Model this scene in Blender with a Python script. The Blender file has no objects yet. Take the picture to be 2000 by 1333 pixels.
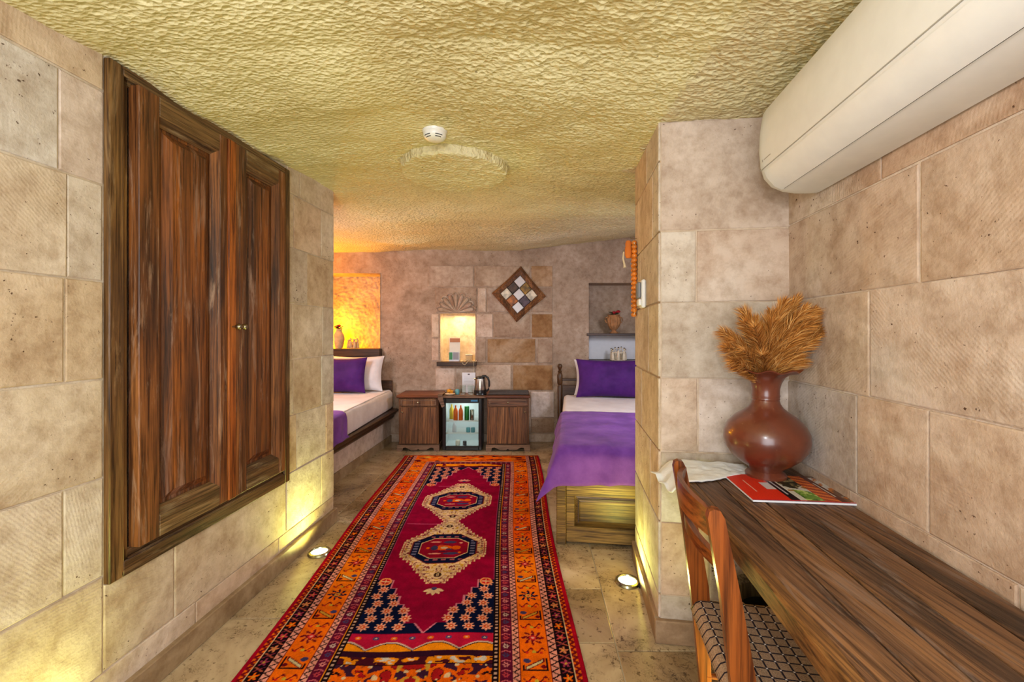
import bpy, math, random
import numpy as np
from mathutils import Vector, Matrix

# ------------------------------------------------------------------ camera, world, lights, exposure
SC = bpy.context.scene
COL = SC.collection
PI = math.pi
CAMH, FPX, HOR = 1.35, 850.0, 649.0
cam_d = bpy.data.cameras.new('camera'); cam = bpy.data.objects.new('camera', cam_d); COL.objects.link(cam)
cam.location = (0, 0, CAMH); cam.rotation_euler = (PI/2, 0, 0)
cam_d.sensor_width = 36.0; cam_d.lens = 36.0*FPX/2000.0
cam_d.shift_y = -(666.5-HOR)/2000.0
cam_d.clip_start = 0.05
SC.camera = cam
SC.view_settings.view_transform = 'Standard'; SC.view_settings.look = 'None'
SC.view_settings.gamma = 1.0; SC.view_settings.use_curve_mapping = False
SC.view_settings.exposure = 0.08

wd = bpy.data.worlds.new('world'); SC.world = wd; wd.use_nodes = True
wd.node_tree.nodes['Background'].inputs[0].default_value = (0.9, 0.85, 0.8, 1)
wd.node_tree.nodes['Background'].inputs[1].default_value = 0.3

def light(name, kind, loc, power, color, size=0.1, rot=(0, 0, 0), parent=None, spot=None, blend=0.5, sy=None):
    d = bpy.data.lights.new(name, kind); d.energy = power; d.color = color
    if kind == 'AREA':
        d.shape = 'DISK' if sy is None else 'RECTANGLE'; d.size = size
        if sy: d.size_y = sy
    else:
        d.shadow_soft_size = size
    if kind == 'SPOT':
        d.spot_size = spot; d.spot_blend = blend
    o = bpy.data.objects.new(name, d); COL.objects.link(o); o.location = loc; o.rotation_euler = rot
    if parent: o.parent = parent
    return o

# the room's ceiling lamp behind the camera, added fill lights, orange lamps by the left niche
light('room_lamp', 'POINT', (-0.15, -0.25, 1.86), 38, (0.90, 0.94, 1.0), 0.07)
light('camera_side_fill', 'AREA', (-0.35, -1.15, 1.25), 62, (0.84, 0.92, 1.0), 1.6, (math.radians(97), 0, 0), sy=1.7)  # soft fill added behind the camera; the front wall has no opening
light('left_alcove_fill', 'AREA', (-2.15, 3.35, 1.80), 20, (0.92, 0.93, 1.0), 0.5, (math.radians(50), 0, math.radians(-38)))  # unseen fill added to brighten the left bed alcove
light('right_alcove_fill', 'AREA', (1.6, 3.1, 1.75), 20, (0.90, 0.91, 1.0), 0.5, (math.radians(48), 0, math.radians(30)))  # added fill for the right bed alcove, no real fixture there
light('bedside_glow', 'POINT', (-2.40, 4.85, 2.08), 17, (1.0, 0.34, 0.02), 0.05)
light('niche_glow', 'POINT', (-2.30, 5.36, 1.24), 62.0, (1.0, 0.43, 0.0), 0.03)

# ------------------------------------------------------------------ helpers
def P(px, py, Y):
    """photo pixel at depth Y -> world point"""
    return Vector(((px-1000)/FPX*Y, Y, CAMH-(py-HOR)/FPX*Y))

def lin(c):
    r = []
    for v in c[:3]:
        v = v/255.0
        r.append(v/12.92 if v <= 0.04045 else ((v+0.055)/1.055)**2.4)
    return tuple(r)+(1.0,)

def tag(o, label, cat, group=None):
    o['label'] = label; o['category'] = cat
    if group: o['group'] = group
    return o

def thing(name, label, cat, loc=(0, 0, 0), rotz=0.0, group=None):
    o = bpy.data.objects.new(name, None); COL.objects.link(o)
    o.empty_display_size = 0.05
    o.location = loc; o.rotation_euler = (0, 0, rotz)
    return tag(o, label, cat, group)

class MB:
    def __init__(s): s.v = []; s.f = []
    def add(s, vs, fs):
        n = len(s.v); s.v += [tuple(v) for v in vs]; s.f += [tuple(i+n for i in f) for f in fs]; return s
    def box(s, x0, x1, y0, y1, z0, z1, c=0.0):
        if x1 < x0: x0, x1 = x1, x0
        if y1 < y0: y0, y1 = y1, y0
        if z1 < z0: z0, z1 = z1, z0
        if c <= 0:
            vs = [(x, y, z) for z in (z0, z1) for y in (y0, y1) for x in (x0, x1)]
            return s.add(vs, [(0, 2, 3, 1), (4, 5, 7, 6), (0, 1, 5, 4), (2, 6, 7, 3), (0, 4, 6, 2), (1, 3, 7, 5)])
        c = min(c, (x1-x0)*.45, (y1-y0)*.45, (z1-z0)*.45)
        vs = []; idx = {}
        ext = ((x0, x1), (y0, y1), (z0, z1))
        for a in range(3):
            for sx in (0, 1):
                for sy in (0, 1):
                    for sz in (0, 1):
                        sg = (sx, sy, sz); p = []
                        for k in range(3):
                            e = ext[k][sg[k]]
                            p.append(e if k == a else (e+c if sg[k] == 0 else e-c))
                        idx[(a, sg)] = len(vs); vs.append(tuple(p))
        fs = []
        def S(a, u, b, v, w, e):
            t = [0, 0, 0]; t[a] = u; t[b] = v; t[w] = e; return tuple(t)
        for a in range(3):
            b, d = (a+1) % 3, (a+2) % 3
            for u in (0, 1):
                q = [idx[(a, S(a, u, b, i, d, j))] for i, j in ((0, 0), (1, 0), (1, 1), (0, 1))]
                fs.append(tuple(q if u else q[::-1]))
        for w in range(3):      # edge strips parallel to axis w
            a, b = (w+1) % 3, (w+2) % 3
            for u in (0, 1):
                for v in (0, 1):
                    q = [idx[(a, S(a, u, b, v, w, 0))], idx[(b, S(a, u, b, v, w, 0))], idx[(b, S(a, u, b, v, w, 1))], idx[(a, S(a, u, b, v, w, 1))]]
                    fs.append(tuple(q if (u == v) else q[::-1]))
        for sx in (0, 1):
            for sy in (0, 1):
                for sz in (0, 1):
                    q = [idx[(a, (sx, sy, sz))] for a in range(3)]
                    fs.append(tuple(q if (sx+sy+sz) % 2 == 1 else q[::-1]))
        return s.add(vs, fs)
    def lathe(s, prof, n=32, c=(0, 0, 0), wob=None, cap=True):
        vs = []; fs = []
        m = len(prof)
        for i in range(n):
            a = 2*PI*i/n
            for j, (r, z) in enumerate(prof):
                if wob: r, z = wob(a, j, r, z)
                vs.append((c[0]+r*math.cos(a), c[1]+r*math.sin(a), c[2]+z))
        for i in range(n):
            k = (i+1) % n
            for j in range(m-1):
                fs.append((i*m+j, k*m+j, k*m+j+1, i*m+j+1))
        if cap:
            if prof[0][0] > 1e-5: fs.append(tuple(i*m for i in range(n))[::-1])
            if prof[-1][0] > 1e-5: fs.append(tuple(i*m+m-1 for i in range(n)))
        return s.add(vs, fs)
    def tube(s, pts, r, n=8, closed=False, flat=None):
        pts = [Vector(p) for p in pts]; m = len(pts)
        vs = []; fs = []
        for i, p in enumerate(pts):
            if closed: t = pts[(i+1) % m]-pts[(i-1) % m]
            else: t = pts[min(i+1, m-1)]-pts[max(i-1, 0)]
            if t.length < 1e-9: t = Vector((0, 0, 1))
            t.normalize()
            ref = Vector((0, 0, 1)) if abs(t.z) < 0.93 else Vector((1, 0, 0))
            a = t.cross(ref).normalized(); b = a.cross(t).normalized()
            rr = r[i] if isinstance(r, (list, tuple)) else r
            for k in range(n):
                q = 2*PI*k/n
                if flat: off = a*math.cos(q)*rr*flat[0]+b*math.sin(q)*rr*flat[1]
                else: off = a*math.cos(q)*rr+b*math.sin(q)*rr
                vs.append(p+off)
        for i in range(m if closed else m-1):
            j = (i+1) % m
            for k in range(n):
                l = (k+1) % n
                fs.append((i*n+k, i*n+l, j*n+l, j*n+k))
        if not closed:
            fs.append(tuple(range(n))[::-1]); fs.append(tuple((m-1)*n+k for k in range(n)))
        return s.add(vs, fs)
    def sphere(s, c, r, n=12, sc=(1, 1, 1)):
        prof = [(max(1e-6, r*math.sin(PI*j/(n//2+2))), -r*math.cos(PI*j/(n//2+2))) for j in range(n//2+3)]
        t = MB().lathe(prof, n, cap=False)
        return s.add([(c[0]+v[0]*sc[0], c[1]+v[1]*sc[1], c[2]+v[2]*sc[2]) for v in t.v], t.f)
    def prism(s, poly, y0, y1, axis='y'):
        """polygon in (x,z) extruded along y (or (y,z) along x, or (x,y) along z)"""
        n = len(poly)
        if axis == 'y': f = lambda a, b, t: (a, t, b)
        elif axis == 'x': f = lambda a, b, t: (t, a, b)
        else: f = lambda a, b, t: (a, b, t)
        vs = [f(a, b, y0) for a, b in poly]+[f(a, b, y1) for a, b in poly]
        fs = [tuple(range(n)), tuple(range(2*n-1, n-1, -1))]
        for i in range(n):
            j = (i+1) % n; fs.append((i, i+n, j+n, j))
        return s.add(vs, fs)
    def xf(s, M):
        s.v = [tuple(M @ Vector(v)) for v in s.v]; return s
    def merge(s, o, M=None):
        vs = [M @ Vector(v) for v in o.v] if M is not None else o.v
        return s.add(vs, o.f)

def obj(name, mb, mat, parent=None, smooth=False, loc=None, rotz=None, label=None):
    me = bpy.data.meshes.new(name)
    me.from_pydata(mb.v, [], mb.f)
    if smooth:
        me.polygons.foreach_set('use_smooth', [True]*len(me.polygons))
        try: me.set_sharp_from_angle(angle=math.radians(40))
        except Exception: pass
    if mat: me.materials.append(mat)
    me.update()
    o = bpy.data.objects.new(name, me); COL.objects.link(o)
    if parent: o.parent = parent
    if loc: o.location = loc
    if rotz is not None: o.rotation_euler = (0, 0, rotz)
    if label: o['label'] = label
    import bmesh
    bm = bmesh.new(); bm.from_mesh(me); bmesh.ops.recalc_face_normals(bm, faces=bm.faces); bm.to_mesh(me); bm.free()
    return o

def struct(name, mb, mat, **k):
    o = obj(name, mb, mat, **k); o['kind'] = 'structure'; return o

def gridmesh(name, V, mat, parent=None, colors=None, loc=None, rotz=None, flip=False):
    """V: (ny,nx,3) numpy vertex grid"""
    ny, nx = V.shape[:2]
    me = bpy.data.meshes.new(name)
    me.vertices.add(nx*ny); me.vertices.foreach_set('co', V.reshape(-1).astype(np.float32))
    i = np.arange((ny-1)*(nx-1)); r = i//(nx-1); c = i % (nx-1); a = r*nx+c
    q = np.stack([a, a+1, a+nx+1, a+nx], 1)
    if flip: q = q[:, ::-1]
    nf = len(q)
    me.loops.add(nf*4); me.loops.foreach_set('vertex_index', q.reshape(-1).astype(np.int32))
    me.polygons.add(nf); me.polygons.foreach_set('loop_start', (np.arange(nf)*4).astype(np.int32))
    me.polygons.foreach_set('use_smooth', np.ones(nf, dtype=bool))
    me.update(calc_edges=True); me.validate()
    if colors is not None:
        at = me.color_attributes.new('Col', 'FLOAT_COLOR', 'POINT')
        c4 = np.ones((nx*ny, 4), np.float32); c4[:, :3] = colors.reshape(-1, 3)
        at.data.foreach_set('color', c4.reshape(-1))
    if mat: me.materials.append(mat)
    o = bpy.data.objects.new(name, me); COL.objects.link(o)
    if parent: o.parent = parent
    if loc: o.location = loc
    if rotz is not None: o.rotation_euler = (0, 0, rotz)
    return o

def s2l(a):
    a = a/255.0
    return np.where(a <= 0.04045, a/12.92, ((a+0.055)/1.055)**2.4)

# numpy noises
def vnoise(x, y, seed=0):
    rs = np.random.RandomState(seed); T = rs.rand(256, 256).astype(np.float32)
    xi = np.floor(x).astype(int); yi = np.floor(y).astype(int)
    fx = x-xi; fy = y-yi
    fx = fx*fx*(3-2*fx); fy = fy*fy*(3-2*fy)
    g = lambda a, b: T[a % 256, b % 256]
    return (g(xi, yi)*(1-fx)*(1-fy)+g(xi+1, yi)*fx*(1-fy)+g(xi, yi+1)*(1-fx)*fy+g(xi+1, yi+1)*fx*fy)*2-1

def fbm(x, y, oct=4, seed=0):
    t = 0; a = 1
    for k in range(oct):
        t = t+a*vnoise(x*2**k, y*2**k, seed+k); a *= .5
    return t

def cells(x, y, seed=0):
    rs = np.random.RandomState(seed); JX = rs.rand(256, 256); JY = rs.rand(256, 256)
    xi = np.floor(x).astype(int); yi = np.floor(y).astype(int)
    best = np.full(x.shape, 9.0)
    for dx in (-1, 0, 1):
        for dy in (-1, 0, 1):
            cx = xi+dx; cy = yi+dy
            px = cx+JX[cx % 256, cy % 256]; py = cy+JY[cx % 256, cy % 256]
            best = np.minimum(best, (x-px)**2+(y-py)**2)
    return np.sqrt(best)

# ------------------------------------------------------------------ materials
class NT:
    def __init__(s, name):
        s.m = bpy.data.materials.new(name); s.m.use_nodes = True
        s.t = s.m.node_tree; s.n = s.t.nodes; s.b = s.n['Principled BSDF']
    def new(s, t, **k):
        n = s.n.new(t)
        for a, v in k.items(): setattr(n, a, v)
        return n
    def L(s, a, b): s.t.links.new(a, b)
    def coords(s, scale=(1, 1, 1), rot=(0, 0, 0), kind='Object'):
        tc = s.new('ShaderNodeTexCoord'); mp = s.new('ShaderNodeMapping')
        mp.inputs['Scale'].default_value = scale; mp.inputs['Rotation'].default_value = rot
        s.L(tc.outputs[kind], mp.inputs['Vector'])
        return mp.outputs[0]
    def objrand_offset(s, vec, amt=37.0):
        oi = s.new('ShaderNodeObjectInfo'); ad = s.new('ShaderNodeVectorMath', operation='MULTIPLY_ADD')
        cb = s.new('ShaderNodeCombineXYZ')
        for k in range(3): s.L(oi.outputs['Random'], cb.inputs[k])
        s.L(cb.outputs[0], ad.inputs[0]); ad.inputs[1].default_value = (amt, amt*.7, amt*1.3); s.L(vec, ad.inputs[2])
        return ad.outputs[0]
    def noise(s, vec, scale, detail=4, rough=.55, dist=0.0):
        n = s.new('ShaderNodeTexNoise'); n.inputs['Scale'].default_value = scale
        n.inputs['Detail'].default_value = detail; n.inputs['Roughness'].default_value = rough
        n.inputs['Distortion'].default_value = dist
        s.L(vec, n.inputs['Vector']); return n.outputs['Fac']
    def voro(s, vec, scale, feat='F1'):
        n = s.new('ShaderNodeTexVoronoi', feature=feat); n.inputs['Scale'].default_value = scale
        s.L(vec, n.inputs['Vector']); return n.outputs['Distance']
    def ramp(s, fac, stops):
        n = s.new('ShaderNodeValToRGB'); e = n.color_ramp.elements
        while len(e) < len(stops): e.new(0.5)
        for i, (p, c) in enumerate(stops):
            e[i].position = p; e[i].color = c if len(c) == 4 and max(c) <= 1.0 and isinstance(c[0], float) else lin(c)
        s.L(fac, n.inputs[0]); return n.outputs[0]
    def mix(s, fac, a, b, mode='MIX'):
        n = s.new('ShaderNodeMix', data_type='RGBA', blend_type=mode)
        for v, i in ((fac, 0), (a, 6), (b, 7)):
            if isinstance(v, bpy.types.NodeSocket): s.L(v, n.inputs[i])
            elif isinstance(v, (int, float)): n.inputs[i].default_value = v
            else: n.inputs[i].default_value = lin(v) if max(v[:3]) > 1.0 else (tuple(v)+(1,))[:4]
        return n.outputs[2]
    def math(s, op, a, b=0.0, c=None):
        n = s.new('ShaderNodeMath', operation=op)
        for i, v in enumerate((a, b, c)):
            if v is None: continue
            if isinstance(v, bpy.types.NodeSocket): s.L(v, n.inputs[i])
            else: n.inputs[i].default_value = v
        return n.outputs[0]
    def bump(s, h, dist, strength=1.0, prev=None):
        n = s.new('ShaderNodeBump'); n.inputs['Distance'].default_value = dist; n.inputs['Strength'].default_value = strength
        s.L(h, n.inputs['Height'])
        if prev: s.L(prev, n.inputs['Normal'])
        return n.outputs[0]
    def out(s, color=None, rough=0.6, normal=None, metal=0.0, spec=None, coat=0.0):
        if color is not None:
            if isinstance(color, bpy.types.NodeSocket): s.L(color, s.b.inputs['Base Color'])
            else: s.b.inputs['Base Color'].default_value = lin(color)
        if isinstance(rough, bpy.types.NodeSocket): s.L(rough, s.b.inputs['Roughness'])
        else: s.b.inputs['Roughness'].default_value = rough
        s.b.inputs['Metallic'].default_value = metal
        if spec is not None: s.b.inputs['Specular IOR Level'].default_value = spec
        if coat: s.b.inputs['Coat Weight'].default_value = coat; s.b.inputs['Coat Roughness'].default_value = 0.15
        if normal: s.L(normal, s.b.inputs['Normal'])
        return s.m

def plain(name, c, rough=0.5, metal=0.0, spec=None, noise=0.0, coat=0.0):
    t = NT(name)
    v = t.coords()
    k = max(noise, 0.012)
    n = t.noise(v, 18, 3)
    d = tuple(x*(1-k) for x in c); e = tuple(min(255, x*(1+k)) for x in c)
    return t.out(t.ramp(n, [(.3, d), (.7, e)]), rough, None, metal, spec, coat)

def stone(name, cols, rough=0.9, tool=0.5, pit=1.0, bump=1.0, patch=None):
    """cut tuff: low-frequency blotches, dark pits, sawn/tool marks whose direction differs by block"""
    t = NT(name)
    v0 = t.coords(); v = t.objrand_offset(v0)
    n1 = t.noise(v, 2.6, 6, .62, .5); n2 = t.noise(v, 16, 7, .68)
    base = t.ramp(n1, [(.34, cols[0]), (.5, cols[1]), (.66, cols[2])])
    oi = t.new('ShaderNodeObjectInfo')
    tint = t.ramp(oi.outputs['Random'], [(0.0, (255, 249, 240)), (.35, (240, 230, 220)), (.6, (255, 255, 255)), (.85, (250, 234, 226)), (1.0, (238, 224, 208))])
    base = t.mix(1.0, base, tint, 'MULTIPLY')
    if patch:
        n4 = t.noise(v, 1.7, 7, .68, .7)
        base = t.mix(t.ramp(n4, [(.53, (0, 0, 0)), (.66, (185, 185, 185))]), base, patch)
    mott = t.ramp(n2, [(.32, (214, 204, 194)), (.58, (255, 255, 255))])
    base = t.mix(0.85, base, mott, 'MULTIPLY')
    pn = t.noise(v, 75, 3, .55); pm = t.noise(v, 3.1, 2)
    pits = t.ramp(t.math('ADD', pn, t.math('MULTIPLY', pm, .30)), [(.0, (255, 255, 255)), (.85, (255, 255, 255)), (.89, (120, 100, 88))])
    base = t.mix(pit, base, pits, 'MULTIPLY')
    w = t.new('ShaderNodeTexWave', wave_type='BANDS', bands_direction='DIAGONAL'); w.inputs['Scale'].default_value = 44
    w.inputs['Distortion'].default_value = 5.0; w.inputs['Detail'].default_value = 3; w.inputs['Detail Scale'].default_value = .35
    vr = t.new('ShaderNodeVectorRotate', rotation_type='Y_AXIS'); t.L(v0, vr.inputs['Vector'])
    t.L(t.math('MULTIPLY', oi.outputs['Random'], 9.0), vr.inputs['Angle']); t.L(vr.outputs[0], w.inputs['Vector'])
    mk = t.new('ShaderNodeMapRange'); t.L(t.noise(v, 3.4, 3, .5), mk.inputs[0]); mk.inputs[1].default_value = .48; mk.inputs[2].default_value = .62
    tm = t.math('MULTIPLY', w.outputs['Fac'], t.math('MULTIPLY', mk.outputs[0], tool))
    h = t.math('ADD', t.math('ADD', t.math('MULTIPLY', n2, 1.0), t.math('MULTIPLY', tm, .16)), t.math('MULTIPLY', t.noise(v, 80, 3), .35))
    nr = t.bump(h, .0045*bump, .9)
    base = t.mix(t.math('MULTIPLY', tm, .14), base, cols[0])
    return t.out(base, rough, nr, spec=.2)

def wood(name, dark, mid, light_, grain='z', rough=0.42, scuff=None, sc=1.0, bump=1.0, contrast=1.0):
    t = NT(name)
    s_ = {'x': (.9, 9, 9), 'y': (9, .9, 9), 'z': (9, 9, .9)}[grain]
    f_ = {'x': (3, 110, 110), 'y': (110, 3, 110), 'z': (110, 110, 3)}[grain]
    v = t.objrand_offset(t.coords(tuple(a*sc for a in s_)), 11.0)
    vf = t.coords(tuple(a*sc for a in f_))
    n1 = t.noise(v, 1.0, 5, .6, .6); n2 = t.noise(vf, 1.0, 4, .7)
    base = t.ramp(n1, [(.5-.18/contrast, dark), (.5, mid), (.5+.2/contrast, light_)])
    gr = t.ramp(n2, [(.36, (96, 78, 66)), (.58, (255, 255, 255))])
    base = t.mix(.9, base, gr, 'MULTIPLY')
    if scuff:
        n3 = t.noise(t.coords({'x': (3*sc, 24*sc, 24*sc), 'y': (24*sc, 3*sc, 24*sc), 'z': (24*sc, 24*sc, 2.4*sc)}[grain]), 1.0, 6, .7, .6)
        base = t.mix(t.ramp(n3, [(.54, (0, 0, 0)), (.70, (205, 205, 205))]), base, scuff)
    nr = t.bump(t.math('ADD', n2, t.math('MULTIPLY', n1, .5)), .0016*bump, .8)
    return t.out(base, rough, nr, spec=.4)

def fabric(name, c1, c2, rough=.9, sheen=.4, scale=160, low=5):
    t = NT(name); v = t.coords()
    n = t.noise(v, low, 4, .6); f = t.noise(v, scale, 2)
    base = t.ramp(n, [(.35, c1), (.68, c2)])
    b = t.bump(f, .0015, .6); b = t.bump(n, .012, .5, b)
    m = t.out(base, rough, b, spec=.15)
    t.b.inputs['Sheen Weight'].default_value = sheen; t.b.inputs['Sheen Roughness'].default_value = .5
    return m

def emit(name, c, s):
    t = NT(name); t.b.inputs['Emission Color'].default_value = lin(c); t.b.inputs['Emission Strength'].default_value = s
    return t.out(c, .3)

def glass(name, c=(240, 248, 245), rough=.02, alpha=.25):
    t = NT(name)
    t.b.inputs['Transmission Weight'].default_value = 1.0; t.b.inputs['IOR'].default_value = 1.15
    return t.out(c, rough)

M = {}
M['block'] = stone('tuff_block', [(190, 172, 148), (214, 202, 182), (226, 217, 202)], patch=(196, 176, 148))
M['block_cool'] = stone('tuff_block_cool', [(190, 178, 164), (208, 200, 190), (222, 216, 208)])
M['block_pink'] = stone('tuff_block_pink', [(192, 168, 148), (212, 194, 178), (220, 208, 196)], patch=(168, 138, 108))
M['block_brown'] = stone('tuff_block_brown', [(134, 96, 60), (164, 130, 94), (184, 158, 130)], tool=.3)
M['block_back'] = stone('tuff_block_back', [(160, 138, 122), (182, 164, 148), (198, 184, 170)], tool=.3, patch=(150, 118, 90))
M['block_white'] = stone('tuff_block_white', [(206, 202, 200), (216, 214, 212), (224, 222, 220)], tool=0, pit=.3)
M['mortar'] = stone('mortar', [(206, 196, 180), (218, 210, 196), (224, 218, 208)], tool=0, pit=.2)
M['mortar_dark'] = stone('mortar_grey', [(176, 160, 146), (196, 182, 170), (208, 198, 186)], tool=0, pit=.5)
M['tuff'] = stone('rough_tuff_plaster', [(162, 146, 132), (184, 168, 154), (198, 184, 172)], tool=0, pit=1.0, bump=1.8)
M['plaster'] = stone('white_plaster', [(206, 200, 194), (220, 216, 210), (228, 224, 218)], tool=0, pit=.1, bump=.6)
M['baseboard'] = stone('travertine_skirting', [(140, 118, 92), (166, 146, 118), (188, 170, 144)], tool=0, pit=.3, rough=.5, bump=.3)

def mk_ceiling():
    t = NT('carved_tuff_ceiling'); v = t.coords()
    n1 = t.noise(v, .9, 4, .6, .3); n2 = t.noise(v, 30, 5, .65)
    base = t.ramp(n1, [(.3, (200, 184, 136)), (.55, (218, 206, 162)), (.75, (228, 218, 184))])
    dk = t.ramp(t.noise(v, 40, 2, .5), [(.0, (255, 255, 255)), (.74, (255, 255, 255)), (.79, (130, 112, 84))])
    base = t.mix(.8, base, dk, 'MULTIPLY')
    vs = t.coords((1, 1.6, 1)); vd = t.voro(vs, 46, 'F1')
    nr = t.bump(t.math('ADD', t.math('MULTIPLY', vd, 1.0), t.math('MULTIPLY', n2, .9)), .012, .8)
    return t.out(base, .9, nr, spec=.2)
M['ceiling'] = mk_ceiling()

def mk_tile():
    t = NT('travertine_tile'); v = t.objrand_offset(t.coords(), 23.0)
    n1 = t.noise(v, 2.4, 6, .62, .8); n2 = t.noise(v, 14, 6, .7, .5)
    base = t.ramp(n1, [(.3, (140, 120, 92)), (.45, (178, 158, 128)), (.6, (200, 182, 152)), (.75, (212, 196, 170))])
    oi = t.new('ShaderNodeObjectInfo')
    base = t.mix(1.0, base, t.ramp(oi.outputs['Random'], [(0.0, (215, 205, 190)), (.5, (255, 250, 242)), (1.0, (226, 212, 192))]), 'MULTIPLY')
    vein = t.ramp(t.math('ABSOLUTE', t.math('SUBTRACT', n2, .5)), [(0.0, (96, 76, 52)), (.018, (255, 255, 255))])
    vein_mask = t.ramp(n1, [(.42, (235, 235, 235)), (.56, (0, 0, 0))])
    base = t.mix(vein_mask, base, t.mix(1.0, base, vein, 'MULTIPLY'))
    holes = t.ramp(t.noise(v, 38, 3, .6), [(.0, (110, 88, 62)), (.33, (110, 88, 62)), (.38, (255, 255, 255))])
    base = t.mix(.7, base, holes, 'MULTIPLY')
    nr = t.bump(n2, .002, .7)
    return t.out(base, t.ramp(n2, [(.3, (90, 90, 90)), (.7, (120, 120, 120))]), nr, spec=.5)
M['tile'] = mk_tile()
M['grout'] = plain('grout', (176, 164, 142), .9)

M['wd_frame'] = wood('wardrobe_frame_wood', (70, 46, 26), (112, 78, 42), (146, 110, 62), 'z', .42, (168, 136, 96))
M['wd_frame_h'] = wood('wardrobe_frame_wood_across', (66, 44, 26), (106, 76, 46), (138, 108, 68), 'x', .42, (156, 132, 98))
M['wd_door'] = wood('wardrobe_door_wood', (70, 42, 26), (126, 76, 38), (164, 104, 54), 'z', .45, (190, 156, 128))
M['wd_door_h'] = wood('wardrobe_rail_wood', (72, 50, 32), (116, 84, 50), (150, 118, 76), 'x', .45, (164, 148, 112))
M['wd_panel'] = wood('wardrobe_panel_wood', (66, 42, 30), (124, 72, 34), (172, 100, 40), 'z', .5, (172, 140, 120))
M['wd_orange'] = wood('wardrobe_centre_wood', (96, 48, 18), (166, 88, 32), (198, 116, 46), 'z', .45)
M['desk'] = wood('desk_plank_wood', (70, 50, 38), (112, 78, 54), (148, 104, 66), 'y', .5, (136, 122, 116), bump=1.6)
M['desk_edge'] = wood('desk_edge_wood', (84, 56, 30), (134, 90, 46), (166, 118, 66), 'y', .5)
M['cab'] = wood('nightstand_wood', (84, 52, 30), (132, 86, 50), (162, 112, 68), 'z', .5)
M['cab_top'] = wood('nightstand_top_wood', (84, 42, 22), (122, 66, 34), (146, 84, 46), 'x', .4)
M['cab_plinth'] = wood('nightstand_base_wood', (104, 76, 58), (140, 108, 84), (160, 128, 102), 'x', .5)
M['cab_drawer'] = wood('nightstand_drawer_wood', (96, 62, 44), (126, 84, 58), (146, 104, 76), 'x', .5)
M['darkwood'] = wood('dark_oak', (42, 26, 16), (72, 46, 28), (96, 66, 42), 'x', .4)
M['darkwood_y'] = wood('dark_oak_rail', (42, 26, 16), (74, 48, 28), (100, 70, 42), 'y', .35)
M['darkwood_z'] = wood('dark_oak_post', (46, 28, 16), (84, 56, 32), (110, 78, 48), 'z', .35)
M['footwood'] = wood('bed_foot_wood', (84, 60, 26), (138, 106, 52), (166, 132, 70), 'x', .4)
M['chair'] = wood('chair_wood', (112, 52, 18), (142, 72, 24), (160, 88, 34), 'z', .3, sc=.6, bump=.4)
M['chair_r'] = wood('chair_rail_wood', (114, 54, 18), (144, 74, 26), (164, 92, 38), 'y', .3, sc=.6, bump=.4)
M['chair_pale'] = plain('pale_seat_rail', (168, 132, 78), .35, noise=.1)
M['purple'] = fabric('purple_velvet', (96, 48, 134), (126, 74, 168), sheen=.1)
M['purple_cush'] = fabric('purple_satin', (60, 20, 92), (84, 34, 120), rough=.6, sheen=.08)
M['white_cloth'] = fabric('white_cotton', (214, 208, 210), (230, 226, 228), sheen=.1)
M['cloth'] = fabric('white_tablecloth', (224, 228, 232), (240, 240, 238), sheen=.05)
M['lace'] = fabric('dark_lace', (24, 18, 18), (58, 44, 40), sheen=.1, low=60)
M['ac'] = plain('ac_shell', (226, 226, 222), .5)
M['ac_gap'] = plain('dark_gap', (52, 44, 36), .8)
M['ac_seam'] = plain('grey_seam', (168, 162, 150), .6)
M['white_pl'] = plain('white_plastic', (232, 230, 226), .35)
M['grey_pl'] = plain('grey_plastic', (120, 120, 122), .4)
M['black'] = plain('black_plastic', (18, 18, 20), .3)
M['black_m'] = plain('black_matt', (10, 10, 11), .7)
M['steel'] = plain('brushed_steel', (176, 170, 160), .25, 1.0)
M['brass'] = plain('aged_brass', (150, 140, 112), .3, 1.0)
M['chrome'] = plain('spot_ring_metal', (168, 166, 140), .25, 1.0)
M['vase'] = None
M['red_flower'] = plain('red_petal', (168, 22, 36), .7, noise=.2)
M['green_leaf'] = plain('dark_leaf', (52, 62, 34), .7, noise=.2)
M['terra'] = plain('terracotta', (158, 112, 72), .8, noise=.15)
M['clay'] = plain('pale_clay', (206, 176, 128), .75, noise=.1)
M['ceramic'] = plain('pale_ceramic', (224, 212, 190), .5, noise=.08)
M['ceramic_dk'] = plain('dark_ceramic', (70, 58, 50), .5)
M['amber'] = plain('amber_bead', (206, 116, 32), .4, noise=.12, coat=.3)
M['string'] = plain('cream_string', (214, 196, 160), .9)
M['paper'] = plain('white_paper', (226, 228, 236), .7)
M['paper_warm'] = plain('card_paper', (226, 220, 208), .7)
M['ink'] = plain('grey_ink', (150, 150, 160), .8)
M['ink_dk'] = plain('dark_ink', (92, 84, 88), .8)
M['green_print'] = plain('green_print', (70, 140, 92), .7)
M['tan_print'] = plain('tan_print', (178, 120, 84), .7)
M['blue'] = plain('blue_badge', (40, 120, 170), .4)
M['fridge_in'] = plain('fridge_liner', (212, 218, 220), .5)
M['orange_drink'] = plain('orange_drink', (226, 96, 20), .3)
M['green_drink'] = plain('green_can', (40, 128, 56), .3, .3)
M['yellow_drink'] = plain('yellow_drink', (206, 176, 50), .3)
M['teal'] = plain('teal_cup', (96, 160, 170), .4)
M['glassware'] = glass('tumbler_glass')
M['fridge_glass'] = glass('fridge_glass', (232, 244, 240))
M['mirror'] = plain('mirror_pane', (188, 182, 182), .35, .2)
M['glass_dark'] = plain('dark_glass_tile', (56, 38, 26), .5, noise=.5)
M['glass_ochre'] = plain('ochre_glass_tile', (112, 84, 26), .5, noise=.5)
M['glass_amber'] = plain('amber_glass_tile', (142, 84, 36), .5, noise=.4)
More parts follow.
